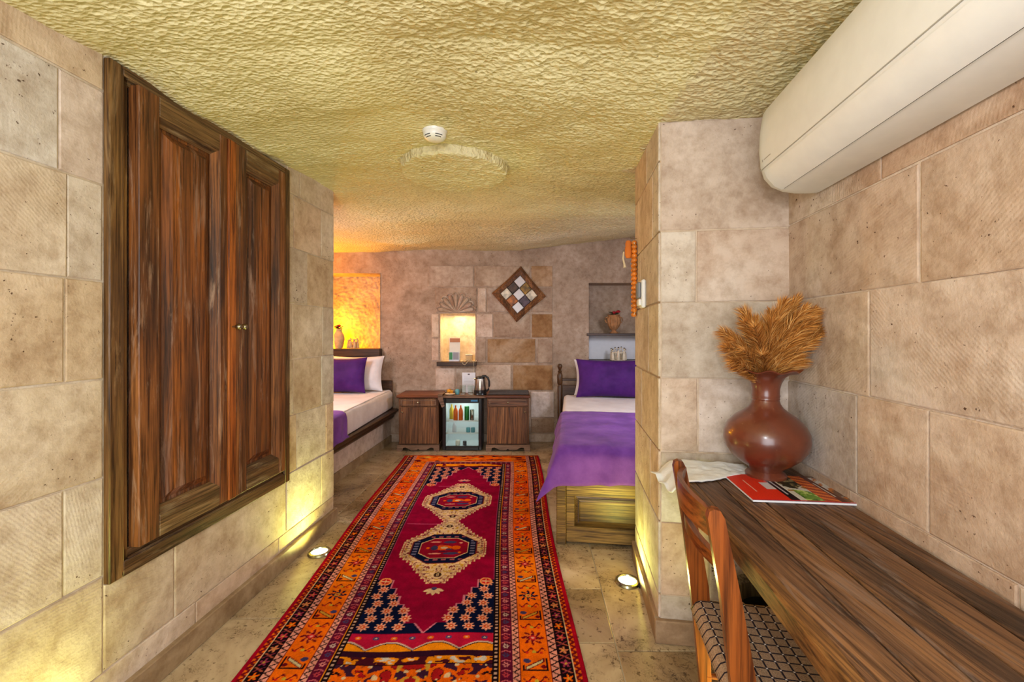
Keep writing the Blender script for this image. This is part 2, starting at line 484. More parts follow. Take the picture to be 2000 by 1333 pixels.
M['glass_violet'] = plain('violet_glass_tile', (66, 50, 62), .5, noise=.5)
M['silver_pane'] = plain('clouded_pane', (176, 164, 144), .35, .1, noise=.3)
M['lamp'] = emit('spot_lens', (255, 255, 200), 9.0)
M['mixed'] = plain('bin_inside', (22, 18, 14), .8)
M['bin'] = wood('bin_wood', (84, 72, 52), (122, 106, 80), (146, 130, 104), 'z', .5)
M['gold_foil'] = plain('gold_foil', (214, 160, 60), .3, .6, noise=.2)
M['tassel'] = plain('tassel_orange', (210, 112, 34), .8)
def mk_vase():
    t = NT('glazed_brown_clay'); v = t.coords()
    n = t.noise(v, 7, 5, .6); sp = t.noise(v, 90, 2)
    base = t.ramp(n, [(.3, (88, 42, 28)), (.7, (116, 58, 38))])
    base = t.mix(t.ramp(sp, [(.7, (0, 0, 0)), (.78, (120, 120, 120))]), base, (196, 160, 130))
    return t.out(base, .28, t.bump(n, .003, .5), coat=.35)
M['vase'] = mk_vase()

def vcol(name, rough=.9, sheen=.0, bumpy=True):
    t = NT(name); a = t.new('ShaderNodeVertexColor'); a.layer_name = 'Col'
    v = t.coords(); n = t.noise(v, 240, 2)
    c = t.mix(.5, a.outputs[0], t.ramp(n, [(.25, (190, 190, 190)), (.7, (255, 255, 255))]), 'MULTIPLY')
    m = t.out(c, rough, t.bump(n, .002, .5) if bumpy else None, spec=.03 if bumpy else .3)
    t.b.inputs['Sheen Weight'].default_value = sheen
    return m
M['rug'] = vcol('knotted_wool', 1.0, 0)
M['print'] = vcol('printed_cover', .35, 0, False)

# ------------------------------------------------------------------ setting: walls
random.seed(5)
def sub_rect(r, h):
    """r minus hole h -> list of rects"""
    x0, x1, z0, z1 = r; a0, a1, b0, b1 = h
    if a0 >= x1 or a1 <= x0 or b0 >= z1 or b1 <= z0: return [r]
    out = []
    if a0 > x0: out.append((x0, a0, z0, z1))
    if a1 < x1: out.append((a1, x1, z0, z1))
    m0, m1 = max(x0, a0), min(x1, a1)
    if b0 > z0: out.append((m0, m1, z0, b0))
    if b1 < z1: out.append((m0, m1, b1, z1))
    return [q for q in out if q[1]-q[0] > .03 and q[3]-q[2] > .025]

def block(parent, x0, x1, z0, z1, side, proud, mat, gap=.003, jit=.002, name='stone_block', c=.003):
    """chamfered block standing proud of the wall face y=0 on the given side"""
    j = lambda: random.uniform(-jit, jit)
    x0 += gap+j(); x1 -= gap+j(); z0 += gap+j(); z1 -= gap+j()
    yb = -side*.01; yf = side*proud
    yc = yf-side*min(c*.6, proud*.8)
    co = [(x0, z0), (x1, z0), (x1, z1), (x0, z1)]
    ci = [(x0+c+abs(j()), z0+c+abs(j())), (x1-c-abs(j()), z0+c), (x1-c, z1-c-abs(j())), (x0+c, z1-c)]
    vs = [(a, yb, b) for a, b in co]+[(a, yc, b) for a, b in co]+[(a, yf+j()*.5, b) for a, b in ci]
    fs = [(8, 9, 10, 11), (0, 1, 2, 3)]
    for i in range(4):
        k = (i+1) % 4
        fs += [(i, k, k+4, i+4), (i+4, k+4, k+8, i+8)]
    return obj(name, MB().add(vs, fs), mat, parent)

def courses(parent, rows, side, mats, proud=.0045, holes=(), name='stone_block'):
    for z0, z1, js in rows:
        for a, b in zip(js[:-1], js[1:]):
            rs = [(a, b, z0, z1)]
            for h in holes:
                rs = [q for r in rs for q in sub_rect(r, h)]
            m = random.choice(mats)
            for r in rs:
                block(parent, r[0], r[1], r[2], r[3], side, proud+random.uniform(-.001, .002), m, name=name)

# left wall: X = -1.511 + .078 Y ; local x along the wall, room on -y
ANG_L = math.atan2(1, .078)
NL = math.hypot(1, .078)
LW_ORG = (-1.511, 0, 0)
LEND = 3.09*NL
wl = struct('wall_left', MB().box(-1.3, LEND, 0, .34, -.05, 2.62), M['mortar'], loc=LW_ORG, rotz=ANG_L)
WH = (1.483*NL, 2.527*NL, .487, 2.288)      # wardrobe opening
s = NL
rowsL = [
    (.0, .19, [-1.3, -.6, .1, .8, 1.32, 1.87*s, 2.45*s, LEND]),
    (.19, .52, [-1.3, -.7, 0, .6, 1.12, 1.765*s, 2.52*s, 2.92*s, LEND]),
    (.52, .855, [-1.3, -.5, .1, .75, 1.361*s, 2.0, 2.63*s, 2.98*s, LEND]),
    (.855, 1.19, [-1.3, -.6, .2, .9, 1.49*s, 2.2, 2.60*s, 2.92*s, LEND]),
    (1.19, 1.52, [-1.3, -.4, .2, .7, 1.361*s, 2.0, 2.585*s, 2.935*s, LEND]),
    (1.52, 1.85, [-1.3, -.7, .1, .8, 1.37*s, 2.0, 2.75*s, LEND]),
    (1.85, 2.17, [-1.3, -.5, .2, .72, 1.346*s, 2.2, 2.60*s, 2.915*s, LEND]),
    (2.17, 2.6, [-1.3, -.2, .9, 1.9, 2.66*s, LEND])]
courses(wl, rowsL, -1, [M['block'], M['block'], M['block_cool']], holes=[WH])
struct('baseboard_left', MB().box(-1.3, LEND+.012, -.028, -.002, 0, .1, .004), M['baseboard'], loc=LW_ORG, rotz=ANG_L)

# right wall: X = .924+.134 Y ; local x along, room on +y
ANG_R = math.atan2(1, .134); NR = math.hypot(1, .134); r_ = NR
RW_ORG = (.924, 0, 0)
PF_Y = 1.905          # partition front-left corner
PX = .650
REND = 1.84*NR
wr = struct('wall_right', MB().box(-1.3, REND+.02, -.3, 0, -.05, 2.6), M['mortar'], loc=RW_ORG, rotz=ANG_R)
rowsR = [
    (0, .2, [-1.3, -.5, .3, 1.0, REND]),
    (.2, .52, [-1.3, -.7, .2, .8, 1.4, REND]),
    (.52, .83, [-1.3, -.5, .1, .9, 1.45, REND]),
    (.83, 1.15, [-1.3, -.3, .45, 1.117*r_, 1.395*r_, REND]),
    (1.15, 1.48, [-1.3, -.6, .1, .7, 1.3375*r_, REND]),
    (1.48, 1.80, [-1.3, -.4, .4, 1.1467*r_, REND]),
    (1.80, 2.2, [-1.3, -.2, .6, 1.3, REND]),
    (2.2, 2.6, [-1.3, .3, 1.0, REND])]
courses(wr, rowsR, 1, [M['block_pink'], M['block_cool'], M['block_pink']])

# partition (pier) front face: from (PX,PF_Y) along (1,-.134); room on -y
ANG_P = math.atan2(-.134, 1)
JL = .70          # jamb length
pw = .62
wp = struct('wall_pier', MB().box(0, pw, 0, JL, -.05, 2.6), M['mortar'], loc=(PX, PF_Y, 0), rotz=ANG_P)
rowsP = [
    (0, .2, [0, .28, .56]), (.2, .52, [0, .2, .56]), (.52, .83, [0, .34, .56]),
    (.83, 1.15, [0, .155, .56]), (1.15, 1.48, [0, .56]), (1.48, 1.79, [0, .15, .56]), (1.79, 2.27, [0, .56]), (2.27, 2.6, [0, .56])]
courses(wp, rowsP, -1, [M['block_pink'], M['block_cool']])
# jamb: local frame of the same pier, facing -x
def jamb(z0, z1, js):
    for a, b in zip(js[:-1], js[1:]):
        mb_ = MB().box(-.008, .006, a+.004, b-.004, z0+.004, z1-.004, .003)
        obj('stone_block', mb_, random.choice([M['block'], M['block_cool']]), wp)
for z0, z1, js in [(0, .2, [0, .3, JL]), (.2, .52, [0, .4, JL]), (.52, .83, [0, .2, JL]), (.83, 1.15, [0, .45, JL]), (1.15, 1.48, [0, .25, JL]),
                   (1.48, 1.79, [0, .5, JL]), (1.79, 2.1, [0, .14, JL]), (2.1, 2.6, [0, .3, JL])]:
    jamb(z0, z1, js)
struct('baseboard_right', MB().box(-.026, pw-.1, -.026, -.001, 0, .1, .004).box(-.026, -.001, -.001, JL+.012, 0, .1, .004), M['baseboard'], loc=(PX, PF_Y, 0), rotz=ANG_P)

# alcove side walls and returns (mostly hidden, they close the room)
struct('wall_far_left', MB().box(-2.85, -2.6, 2.8, 5.4, -.05, 2.65), M['tuff'])
struct('wall_alcove_left', MB().box(-2.85, -1.62, 2.86, 3.12, -.05, 2.6), M['tuff'])
struct('wall_far_right', MB().box(2.0, 2.25, 2.2, 5.4, -.05, 2.7), M['tuff'])
struct('wall_alcove_right', MB().box(1.30, 2.2, 2.15, 2.40, -.05, 2.65), M['tuff'])
struct('wall_front', MB().box(-1.75, .9, -1.45, -1.25, -.05, 2.6), M['mortar'])

# back wall with three niches
YB = 5.36
def bx(px): return (px-1000)/FPX*YB
def bh(py): return CAMH-(py-HOR)/FPX*YB
N1 = (-2.5, bx(743), bh(682), bh(534), .34)
N2 = (bx(860), bx(928.5), bh(707), bh(613), .24)
N3 = (bx(1150), 1.78, bh(712), bh(553), .30)
def back_wall():
    xs = sorted({-2.7, 2.1, N1[0], N1[1], N2[0], N2[1], N3[0], N3[1]})
    zs = sorted({-.05, 2.75, N1[2], N1[3], N2[2], N2[3], N3[2], N3[3]})
    mb = MB()
    def hole(x, z):
        for n in (N1, N2, N3):
            if n[0] < x < n[1] and n[2] < z < n[3]: return n
        return None
    for i in range(len(xs)-1):
        for j in range(len(zs)-1):
            cx, cz = (xs[i]+xs[i+1])/2, (zs[j]+zs[j+1])/2
            if not hole(cx, cz):
                mb.add([(xs[i], 0, zs[j]), (xs[i+1], 0, zs[j]), (xs[i+1], 0, zs[j+1]), (xs[i], 0, zs[j+1])], [(0, 1, 2, 3)])
    mb.add([(-2.7, .5, -.05), (2.1, .5, -.05), (2.1, .5, 2.75), (-2.7, .5, 2.75)], [(0, 1, 2, 3)])
    return mb
wb = struct('wall_back', back_wall(), M['tuff'], loc=(0, YB, 0))

def niche(n, mat, rough=.0, seed=1, step=.02, arch=0.0):
    """recess lining as displaced grids: back, left, right, top, bottom"""
    x0, x1, z0, z1, d = n
    prof = []
    nx = max(6, int((x1-x0+2*d)/step)); nz = max(6, int((z1-z0)/step))
    # wrap: left cheek -> back -> right cheek, with rounded corners
    path = [(x0, 0), (x0, d*.35), (x0+.01, d*.7), (x0+.05, d*.95), (x0+.12, d), (x1-.12, d), (x1-.05, d*.95), (x1-.01, d*.7), (x1, d*.35), (x1, 0)]
    ln = [0]
    for a, b in zip(path[:-1], path[1:]): ln.append(ln[-1]+math.hypot(b[0]-a[0], b[1]-a[1]))
    t = np.linspace(0, ln[-1], nx+1)
    X = np.interp(t, ln, [p[0] for p in path]); Y = np.interp(t, ln, [p[1] for p in path])
    Z = np.linspace(z0, z1, nz+1)
    TT, ZZ = np.meshgrid(t, Z)
    V = np.zeros((nz+1, nx+1, 3)); V[..., 0] = X[None]; V[..., 1] = Y[None]; V[..., 2] = ZZ
    if rough:
        dd = cells(TT/.045+vnoise(TT*6, ZZ*6, 3), ZZ/.03, seed)*rough+fbm(TT*5, ZZ*5, 3, seed)*rough*.6
        edge = np.clip(np.minimum(TT, ln[-1]-TT)/.04, 0, 1)
        V[..., 1] += dd*edge-rough*.5
    o = gridmesh('niche_lining', V, mat, wb)
    mb = MB()
    mb.add([(x0, 0, z0), (x1, 0, z0), (x1, d, z0), (x0, d, z0)], [(0, 1, 2, 3)])
    mb.add([(x0, 0, z1), (x1, 0, z1), (x1, d, z1), (x0, d, z1)], [(3, 2, 1, 0)])
    obj('niche_soffit', mb, mat, wb)
niche(N1, M['tuff'], .02, 4, .012)
niche(N2, M['plaster'], .004, 6, .02)
niche(N3, M['tuff'], .008, 9, .02)

# masonry field on the back wall
def bb(x0, x1, y0, y1, m, proud=.008):
    block(wb, bx(x0), bx(x1), bh(y1), bh(y0), -1, proud, M[m], gap=.006, jit=.003, c=.006)
for a in [(835, 925, 519, 561, 'block_back'), (926, 1036, 519, 561, 'block_back'), (1037, 1080, 519, 561, 'block_brown'),
          (850, 932, 562, 611, 'block_back'), (933, 950, 562, 611, 'block_pink'), (951, 1036, 562, 611, 'block_back'), (1037, 1080, 562, 611, 'block_back'),
          (842, 858, 613, 660, 'block_pink'), (930, 963, 613, 660, 'block_pink'), (964, 1036, 613, 660, 'block_back'), (1038, 1080, 613, 660, 'block_brown'),
          (842, 858, 662, 706, 'block_pink'), (930, 950, 662, 710, 'block_back'), (952, 1046, 662, 710, 'block_brown'), (1050, 1080, 662, 710, 'block_back'),
          (850, 889, 719, 763, 'block_pink'), (890, 928, 719, 763, 'block_back'), (929, 999, 713, 763, 'block_pink'), (1001, 1080, 713, 763, 'block_brown'),
          (1036, 1083, 765, 816, 'block_white'), (929, 1035, 764, 816, 'block_back'), (1036, 1083, 817, 846, 'block_back'),
          (770, 849, 765, 846, 'block_back')]:
    bb(*a)
struct('baseboard_back', MB().box(-1.5, .62, YB-.024, YB-.001, 0, .1, .004), M['mortar_dark'])
# carved scallop shell above the central niche (parts of the wall)
scx, scz = bx(891), bh(611)
for k in range(9):
    a = math.radians(12+156*k/8)
    L = .215 if 1 < k < 7 else .20
    d0, d1 = .025, L
    mb = MB()
    pts = [Vector((scx+math.cos(a)*t*1.06, -.008, scz+math.sin(a)*t*1.02)) for t in np.linspace(d0, d1, 8)]
    mb.tube(pts, [.005+.026*((i+.3)/7.3)**1.0 for i in range(7)]+[.020], 8, flat=(1, 1.0))
    obj('shell_flute', mb, M['block_back'], wb, smooth=True)
    mb = MB(); c2 = (scx+math.cos(a)*(d1)*1.06, -.012, scz+math.sin(a)*(d1)*1.02)
    arc = [(c2[0]+math.cos(a+q)*.03, -.012, c2[2]+math.sin(a+q)*.03) for q in np.linspace(-1.7, 1.7, 9)]
    mb.tube(arc, .009, 6); obj('shell_scallop', mb, M['block_back'], wb, smooth=True)

# ------------------------------------------------------------------ ceiling
def ceil_h(x, y):
    yy = np.interp(y, [-1.4, 1.2, 1.5, 1.86, 2.5, 3.09, 4.2, 4.8, 5.4], [2.24, 2.263, 2.285, 2.262, 2.30, 2.335, 2.36, 2.345, 2.36])
    bulge = .075*np.exp(-((x+.3)/.75)**2)*np.interp(y, [-1, .8, 2, 3, 4.2, 5], [.6, .9, 1, .9, .4, 0])
    right = np.clip((x-.1)/1.4, 0, 1.3)*np.interp(y, [3, 4.4, 5.4], [0, .05, .17])
    left = -.03*np.clip((-x-.9)/1.2, 0, 1.5)*np.interp(y, [3.2, 4.6, 5.4], [0, .6, 1])
    ledge = -.03*np.exp(-((x+1.15+.25*(y-4.7))/.35)**2-((y-4.72)/.10)**2)
    return yy+bulge+right+left+ledge
def make_ceiling():
    xs = np.concatenate([np.arange(-2.9, -2.1, .05), np.arange(-2.1, 1.35, .0085), np.arange(1.35, 2.35, .05)])
    ys = np.concatenate([np.arange(-1.45, .95, .05), np.arange(.95, 3.2, .0085), np.arange(3.2, 5.45, .011)])
    X, Y = np.meshgrid(xs, ys)
    H = ceil_h(X, Y)
    wx = X+.02*fbm(X*9, Y*9, 2, 21); wy = Y+.02*fbm(X*9, Y*9, 2, 22)
    c1 = cells(wx/.050, wy/.027, 7); c2 = cells(wx/.028+5, wy/.019+3, 8)
    amp = np.interp(Y, [0, 2.6, 3.4, 5.4], [1, 1, 1.1, 1.0])*(.65+.35*vnoise(X*1.3, Y*1.3, 4))
    calm = np.clip((X+1.45)/.25, .15, 1)          # smoother skim coat near the left wall
    band = 1-.75*np.exp(-((Y-2.15-.05*X)/.13)**2)*np.clip((-X-.35)/.1, 0, 1)*np.clip((X+1.35)/.2, 0, 1)
    H = H+(-.5+c1)*.0105*amp*calm*band+(c2-.5)*.007*amp*calm*band+.010*fbm(X*3.0, Y*4.0, 3, 31)
    V = np.stack([X, Y, H], -1)
    return V
cv = make_ceiling()
ceiling = gridmesh('ceiling', cv, M['ceiling'], flip=True); ceiling['kind'] = 'structure'
# raised round boss carved in the ceiling
def boss():
    cx, cy, R = -.355, 2.66, .315
    nr, na = 46, 150
    r = np.linspace(0, 1, nr); a = np.linspace(0, 2*PI, na+1)
    A, Rr = np.meshgrid(a, r)
    wob = 1+.02*np.sin(A*3+1)+.012*np.sin(A*11)+.01*np.sin(A*23+2)
    rad = np.where(Rr < .86, Rr/.86, 1+(Rr-.86)*.25)*R*wob
    X = cx+rad*np.cos(A); Y = cy+rad*np.sin(A)
    base = 2.312+0*X
    t = np.clip((Rr-.86)/.14, 0, 1)
    Z = base+t**1.2*.10
    Z += (cells(X/.05, Y/.035, 17)-.5)*.010*(1-t*.5)+.004*fbm(X*14, Y*14, 2, 5)
    Z[0] = Z[0].mean()
    Z[:, -1] = Z[:, 0]
    return np.stack([X, Y, Z], -1)
gridmesh('ceiling_boss', boss(), M['ceiling'], ceiling, flip=False)

# ------------------------------------------------------------------ floor
floor = struct('floor', MB().box(-2.8, 2.2, -1.4, 5.4, -.08, -.004), M['grout'])
random.seed(11)
def floor_tiles():
    for k in range(-4, 3):
        x0 = .352+k*.60; x1 = x0+.60
        y = {0: -1.39, -1: -1.2, 1: -1.0}.get(k, -1.39+random.uniform(0, .4))
        if k == 0: ys = [-1.39, -.7, 0.1, .85, 1.34, 1.84, 2.70, 3.45, 4.1, 4.8, 5.4]
        elif k == -1: ys = [-1.39, -.5, .3, 1.0, 1.47, 1.89, 2.286, 2.95, 3.6, 4.3, 5.0, 5.4]
        elif k == -3: ys = [-1.39, -.6, .2, .9, 1.5, 2.05, 2.6, 3.11, 3.92, 4.41, 4.95, 5.4]
        else:
            ys = [-1.39]
            while ys[-1] < 5.2: ys.append(min(5.4, ys[-1]+random.uniform(.5, .85)))
        for a, b in zip(ys[:-1], ys[1:]):
            g = .002; sh = lambda yy: .051*yy
            lv = random.uniform(-.0006, .0006)
            c = .003
            vs = []
            for z, i in ((-.02, 0), (lv-.0015, 0), (lv, c)):
                vs += [(x0+g+i+sh(a), a+g+i, z), (x1-g-i+sh(a), a+g+i, z), (x1-g-i+sh(b), b-g-i, z), (x0+g+i+sh(b), b-g-i, z)]
            fs = [(8, 9, 10, 11), (3, 2, 1, 0)]
            for i in range(4):
                j = (i+1) % 4; fs += [(i, j, j+4, i+4), (i+4, j+4, j+8, i+8)]
            obj('floor_tile', MB().add(vs, fs), M['tile'], floor)
floor_tiles()

# ------------------------------------------------------------------ wardrobe in the left wall
def fr(s0, s1, y0, y1, z0, z1, c=.003): return MB().box(s0, s1, y0, y1, z0, z1, c)
W = thing('wardrobe', 'tall two-door dark wooden wardrobe built into the left stone wall', 'wardrobe', LW_ORG, ANG_L)
a0, a1, b0, b1 = WH; fw = .078; yo = -.026
obj('carcass', MB().box(a0+.01, a1-.01, .0, .006, b0+.01, b1-.01), M['black_m'], W)
def mould(u0, u1, z0, z1, vert, sgn):
    """frame member with a stepped profile; sgn=+1 when the opening lies on the + side"""
    mb = MB()
    if vert:
        w = u1-u0
        e = (u0, u0+w*.62) if sgn > 0 else (u1-w*.62, u1)
        f = (e[1], u1) if sgn > 0 else (u0, e[0])
        mb.box(e[0], e[1], yo, 0, z0, z1, .004); mb.box(f[0], f[1], yo*.45, 0, z0, z1, .002)
        c_ = e[1] if sgn > 0 else e[0]
        mb.tube([(c_, yo*.75, z0+.02), (c_, yo*.75, z1-.02)], .006, 8)
    else:
        w = z1-z0
        e = (z0, z0+w*.62) if sgn > 0 else (z1-w*.62, z1)
        f = (e[1], z1) if sgn > 0 else (z0, e[0])
        mb.box(u0, u1, yo, 0, e[0], e[1], .004); mb.box(u0, u1, yo*.45, 0, f[0], f[1], .002)
        c_ = e[1] if sgn > 0 else e[0]
        mb.tube([(u0+.02, yo*.75, c_), (u1-.02, yo*.75, c_)], .006, 8)
    return mb
obj('frame_stile', mould(a0, a0+fw, b0, b1, True, 1), M['wd_frame'], W, smooth=True)
obj('frame_stile', mould(a1-fw*.95, a1, b0, b1, True, -1), M['wd_frame'], W, smooth=True)
obj('frame_rail', mould(a0+fw*.62, a1-fw*.6, b0, b0+fw+.012, False, 1), M['wd_frame_h'], W, smooth=True)
obj('frame_rail', mould(a0+fw*.62, a1-fw*.6, b1-.055, b1, False, -1), M['wd_frame_h'], W, smooth=True)
def wdoor(s0, s1, z0, z1, st0, st1, nm):
    y1_, y0_ = -.006, -.046
    d = obj('door', MB().box(s0, s1, -.014, y1_, z0, z1), M['wd_panel'], W)
    rb, rt = .085, .075
    obj('stile', fr(s0, s0+st0, y0_, -.010, z0, z1), M['wd_door'], d)
    obj('stile', fr(s1-st1, s1, y0_, -.010, z0, z1), M['wd_door'], d)
    obj('rail', fr(s0+st0, s1-st1, y0_, -.010, z0, z0+rb), M['wd_door_h'], d)
    obj('rail', fr(s0+st0, s1-st1, y0_, -.010, z1-rt, z1), M['wd_door_h'], d)
    # bevelled moulding ring + raised panel
    i0, i1, k0, k1 = s0+st0, s1-st1, z0+rb, z1-rt
    m = .028
    o_ = [(i0, k0), (i1, k0), (i1, k1), (i0, k1)]; n_ = [(i0+m, k0+m), (i1-m, k0+m), (i1-m, k1-m), (i0+m, k1-m)]
    vs = [(a, y0_+.003, b) for a, b in o_]+[(a, -.018, b) for a, b in n_]
    for i in range(4):
        k = (i+1) % 4
        obj('moulding', MB().add([vs[i], vs[k], vs[k+4], vs[i+4]], [(0, 1, 2, 3)]), M['wd_door_h' if i % 2 == 0 else 'wd_door'], d)
    e = m+.012; f = e+.03
    o_ = [(i0+e, k0+e), (i1-e, k0+e), (i1-e, k1-e), (i0+e, k1-e)]; n_ = [(i0+f, k0+f), (i1-f, k0+f), (i1-f, k1-f), (i0+f, k1-f)]
    vs = [(a, -.014, b) for a, b in o_]+[(a, -.034, b) for a, b in n_]
    fs = [(i, (i+1) % 4, (i+1) % 4+4, i+4) for i in range(4)]+[(4, 5, 6, 7)]
    obj('panel', MB().add(vs, fs), M['wd_panel'], d)
    return d
z0, z1 = b0+fw+.008, b1-.045
d1 = wdoor(1.570*NL, 2.005*NL, z0, z1, .085, .045, 'a')
d2 = wdoor(2.085*NL, 2.452*NL, z0, z1, .05, .06, 'b')
obj('centre_post', fr(2.007*NL, 2.055*NL, -.052, -.010, z0, z1), M['wd_orange'], W)
obj('centre_post', fr(2.056*NL, 2.084*NL, -.047, -.010, z0, z1), M['wd_door'], W)
for sx, dd in ((2.03*NL, -.052), (2.075*NL, -.047)):
    k = MB().lathe([(.004, 0), (.004, .012), (.009, .016), (.014, .026), (.015, .034), (.010, .042), (.001, .044)], 14)
    k.xf(Matrix.Translation((sx, dd, 1.375)) @ Matrix.Rotation(PI/2, 4, 'X'))
    obj('knob', k, M['brass'], W, smooth=True, label='small tarnished metal door knob')

# ------------------------------------------------------------------ air conditioner on the right wall
AC = thing('air_conditioner', 'white split air conditioner high on the right stone wall under the ceiling', 'air conditioner', RW_ORG, ANG_R)
def ac_prof(k=1.0, inset=0.0):
    # (depth from wall, height)
    pr = [(0, 2.205), (.10, 2.208), (.165, 2.198), (.188, 2.17), (.198, 2.10), (.200, 2.03), (.195, 1.97), (.182, 1.925), (.155, 1.892), (.115, 1.873), (.07, 1.864), (.03, 1.862), (0, 1.862)]
    c = (.03, 2.04)
    return [(c[0]+(a-c[0])*k, c[1]+(b-c[1])*k) for a, b in pr]
def ac_body():
    # depth +y into the room ; far end at s=1.63 rounded
    S = [(.60, 1), (1.58, 1), (1.61, .985), (1.628, .955), (1.64, .90), (1.645, .82)]
    vs = []; n = 13
    for s_, k in S:
        for d, h in ac_prof(k): vs.append((s_*NR-.0, max(.002, d)+.012, h))
    fs = []
    for i in range(len(S)-1):
        for j in range(n-1): fs.append((i*n+j, i*n+j+1, (i+1)*n+j+1, (i+1)*n+j))
        fs.append((i*n+n-1, i*n, (i+1)*n, (i+1)*n+n-1))
    fs.append(tuple(range(n))[::-1]); fs.append(tuple((len(S)-1)*n+j for j in range(n)))
    return MB().add(vs, fs)
obj('housing', ac_body(), M['ac'], AC, smooth=True)
def ac_strip(pr, s0, s1, off=.0012):
    """surface strip following profile points pr (depth,height), slightly proud"""
    n = len(pr); vs = []
    for s_ in (s0, s1):
        for i, (d, h) in enumerate(pr):
            a = pr[max(i-1, 0)]; b = pr[min(i+1, n-1)]
            tx, tz = b[0]-a[0], b[1]-a[1]; l = math.hypot(tx, tz) or 1
            nx_, nz_ = -tz/l, tx/l
            if nx_*1+(-nz_)*0 < 0 and nx_ < 0: nx_, nz_ = -nx_, -nz_
            vs.append((s_*NR, d+.012+nx_*off, h+nz_*off))
    return MB().add(vs, [(i, i+1, n+i+1, n+i) for i in range(n-1)])
def ac_line(d, h, s0, s1, r, mat, nm):
    obj(nm, MB().tube([(s0*NR, d+.012, h), (s1*NR, d+.012, h)], r, 6), mat, AC)
ac_line(.1925, 1.958, .60, 1.615, .0016, M['ac_seam'], 'panel_seam')
ac_line(.128, 1.8785, .60, 1.575, .0026, M['ac_gap'], 'air_slot')
# flap panel, slightly raised between slot and seam, rounded end
fl = [(.130, 1.8765), (.155, 1.8895), (.182, 1.9225), (.190, 1.945)]
obj('louver_flap', ac_strip(fl, .60, 1.585, .002), M['ac'], AC, smooth=True)
obj('maker_mark', MB().box(1.585*NR, 1.592*NR, .2055, .2085, 1.982, 1.990).box(1.525*NR, 1.578*NR, .2062, .2085, 1.984, 1.988), M['ac_seam'], AC, label='tiny faded grey marking')

# ------------------------------------------------------------------ desk along the right wall
DH = .79
# local frame of right wall: depth d -> +y ; front edge nearly parallel
def dfront(Y): return .655+.123*(Y-1.653)
D = thing('desk', 'long narrow dark plank desk running along the right stone wall', 'desk', (0, 0, 0))
def wallx(Y): return .924+.134*Y
ye0, ye1 = .38, 1.845
npl = 5
for k in range(npl):
    t0, t1 = k/npl, (k+1)/npl
    def xx(Y, t): return dfront(Y)+.03+(wallx(Y)-.012-dfront(Y)-.03)*t
    g = .0022; dz = random.uniform(-.0012, .0012)
    ya, yb = ye0, 1.86-.134*(t0+t1)/2*.5
    mb = MB()
    q = [(xx(ya, t0)+g, ya), (xx(ya, t1)-g, ya), (xx(yb, t1)-g, yb), (xx(yb, t0)+g, yb)]
    qi = [(q[0][0]+.002, q[0][1]), (q[1][0]-.002, q[1][1]), (q[2][0]-.002, q[2][1]), (q[3][0]+.002, q[3][1])]
    vs = [(a, b, DH-.035) for a, b in q]+[(a, b, DH-.003) for a, b in q]+[(a, b, DH+dz) for a, b in qi]
    fs = [(8, 9, 10, 11), (3, 2, 1, 0)]
    for i in range(4):
        j = (i+1) % 4; fs += [(i, j, j+4, i+4), (i+4, j+4, j+8, i+8)]
    obj('plank', mb.add(vs, fs), M['desk'], D)
ya, yb = ye0, 1.87
mb = MB()
v = [(dfront(ya), ya), (dfront(ya)+.0295, ya), (dfront(yb)+.0295, yb), (dfront(yb), yb)]
vs = [(a, b, DH-.05) for a, b in v]+[(a, b, DH-.006) for a, b in v]+[(v[0][0]+.006, v[0][1], DH), (v[1][0], v[1][1], DH), (v[2][0], v[2][1], DH), (v[3][0]+.006, v[3][1], DH)]
fs = [(8, 9, 10, 11), (3, 2, 1, 0)]
for i in range(4):
    j = (i+1) % 4; fs += [(i, j, j+4, i+4), (i+4, j+4, j+8, i+8)]
obj('edge_board', mb.add(vs, fs), M['desk_edge'], D)
obj('wall_cleat', MB().add([(wallx(.4)-.05, .4, DH-.075), (wallx(.4)-.014, .4, DH-.075), (wallx(1.8)-.014, 1.8, DH-.075), (wallx(1.8)-.05, 1.8, DH-.075),
                            (wallx(.4)-.05, .4, DH-.036), (wallx(.4)-.014, .4, DH-.036), (wallx(1.8)-.014, 1.8, DH-.036), (wallx(1.8)-.05, 1.8, DH-.036)],
                           [(0, 1, 2, 3), (7, 6, 5, 4), (0, 4, 5, 1), (1, 5, 6, 2), (2, 6, 7, 3), (3, 7, 4, 0)]), M['desk_edge'], D)
for yy in (.45,):
    for xq in (dfront(yy)+.05, wallx(yy)-.09):
        obj('leg', MB().box(xq, xq+.06, yy, yy+.06, 0, DH-.051, .004), M['desk_edge'], D)

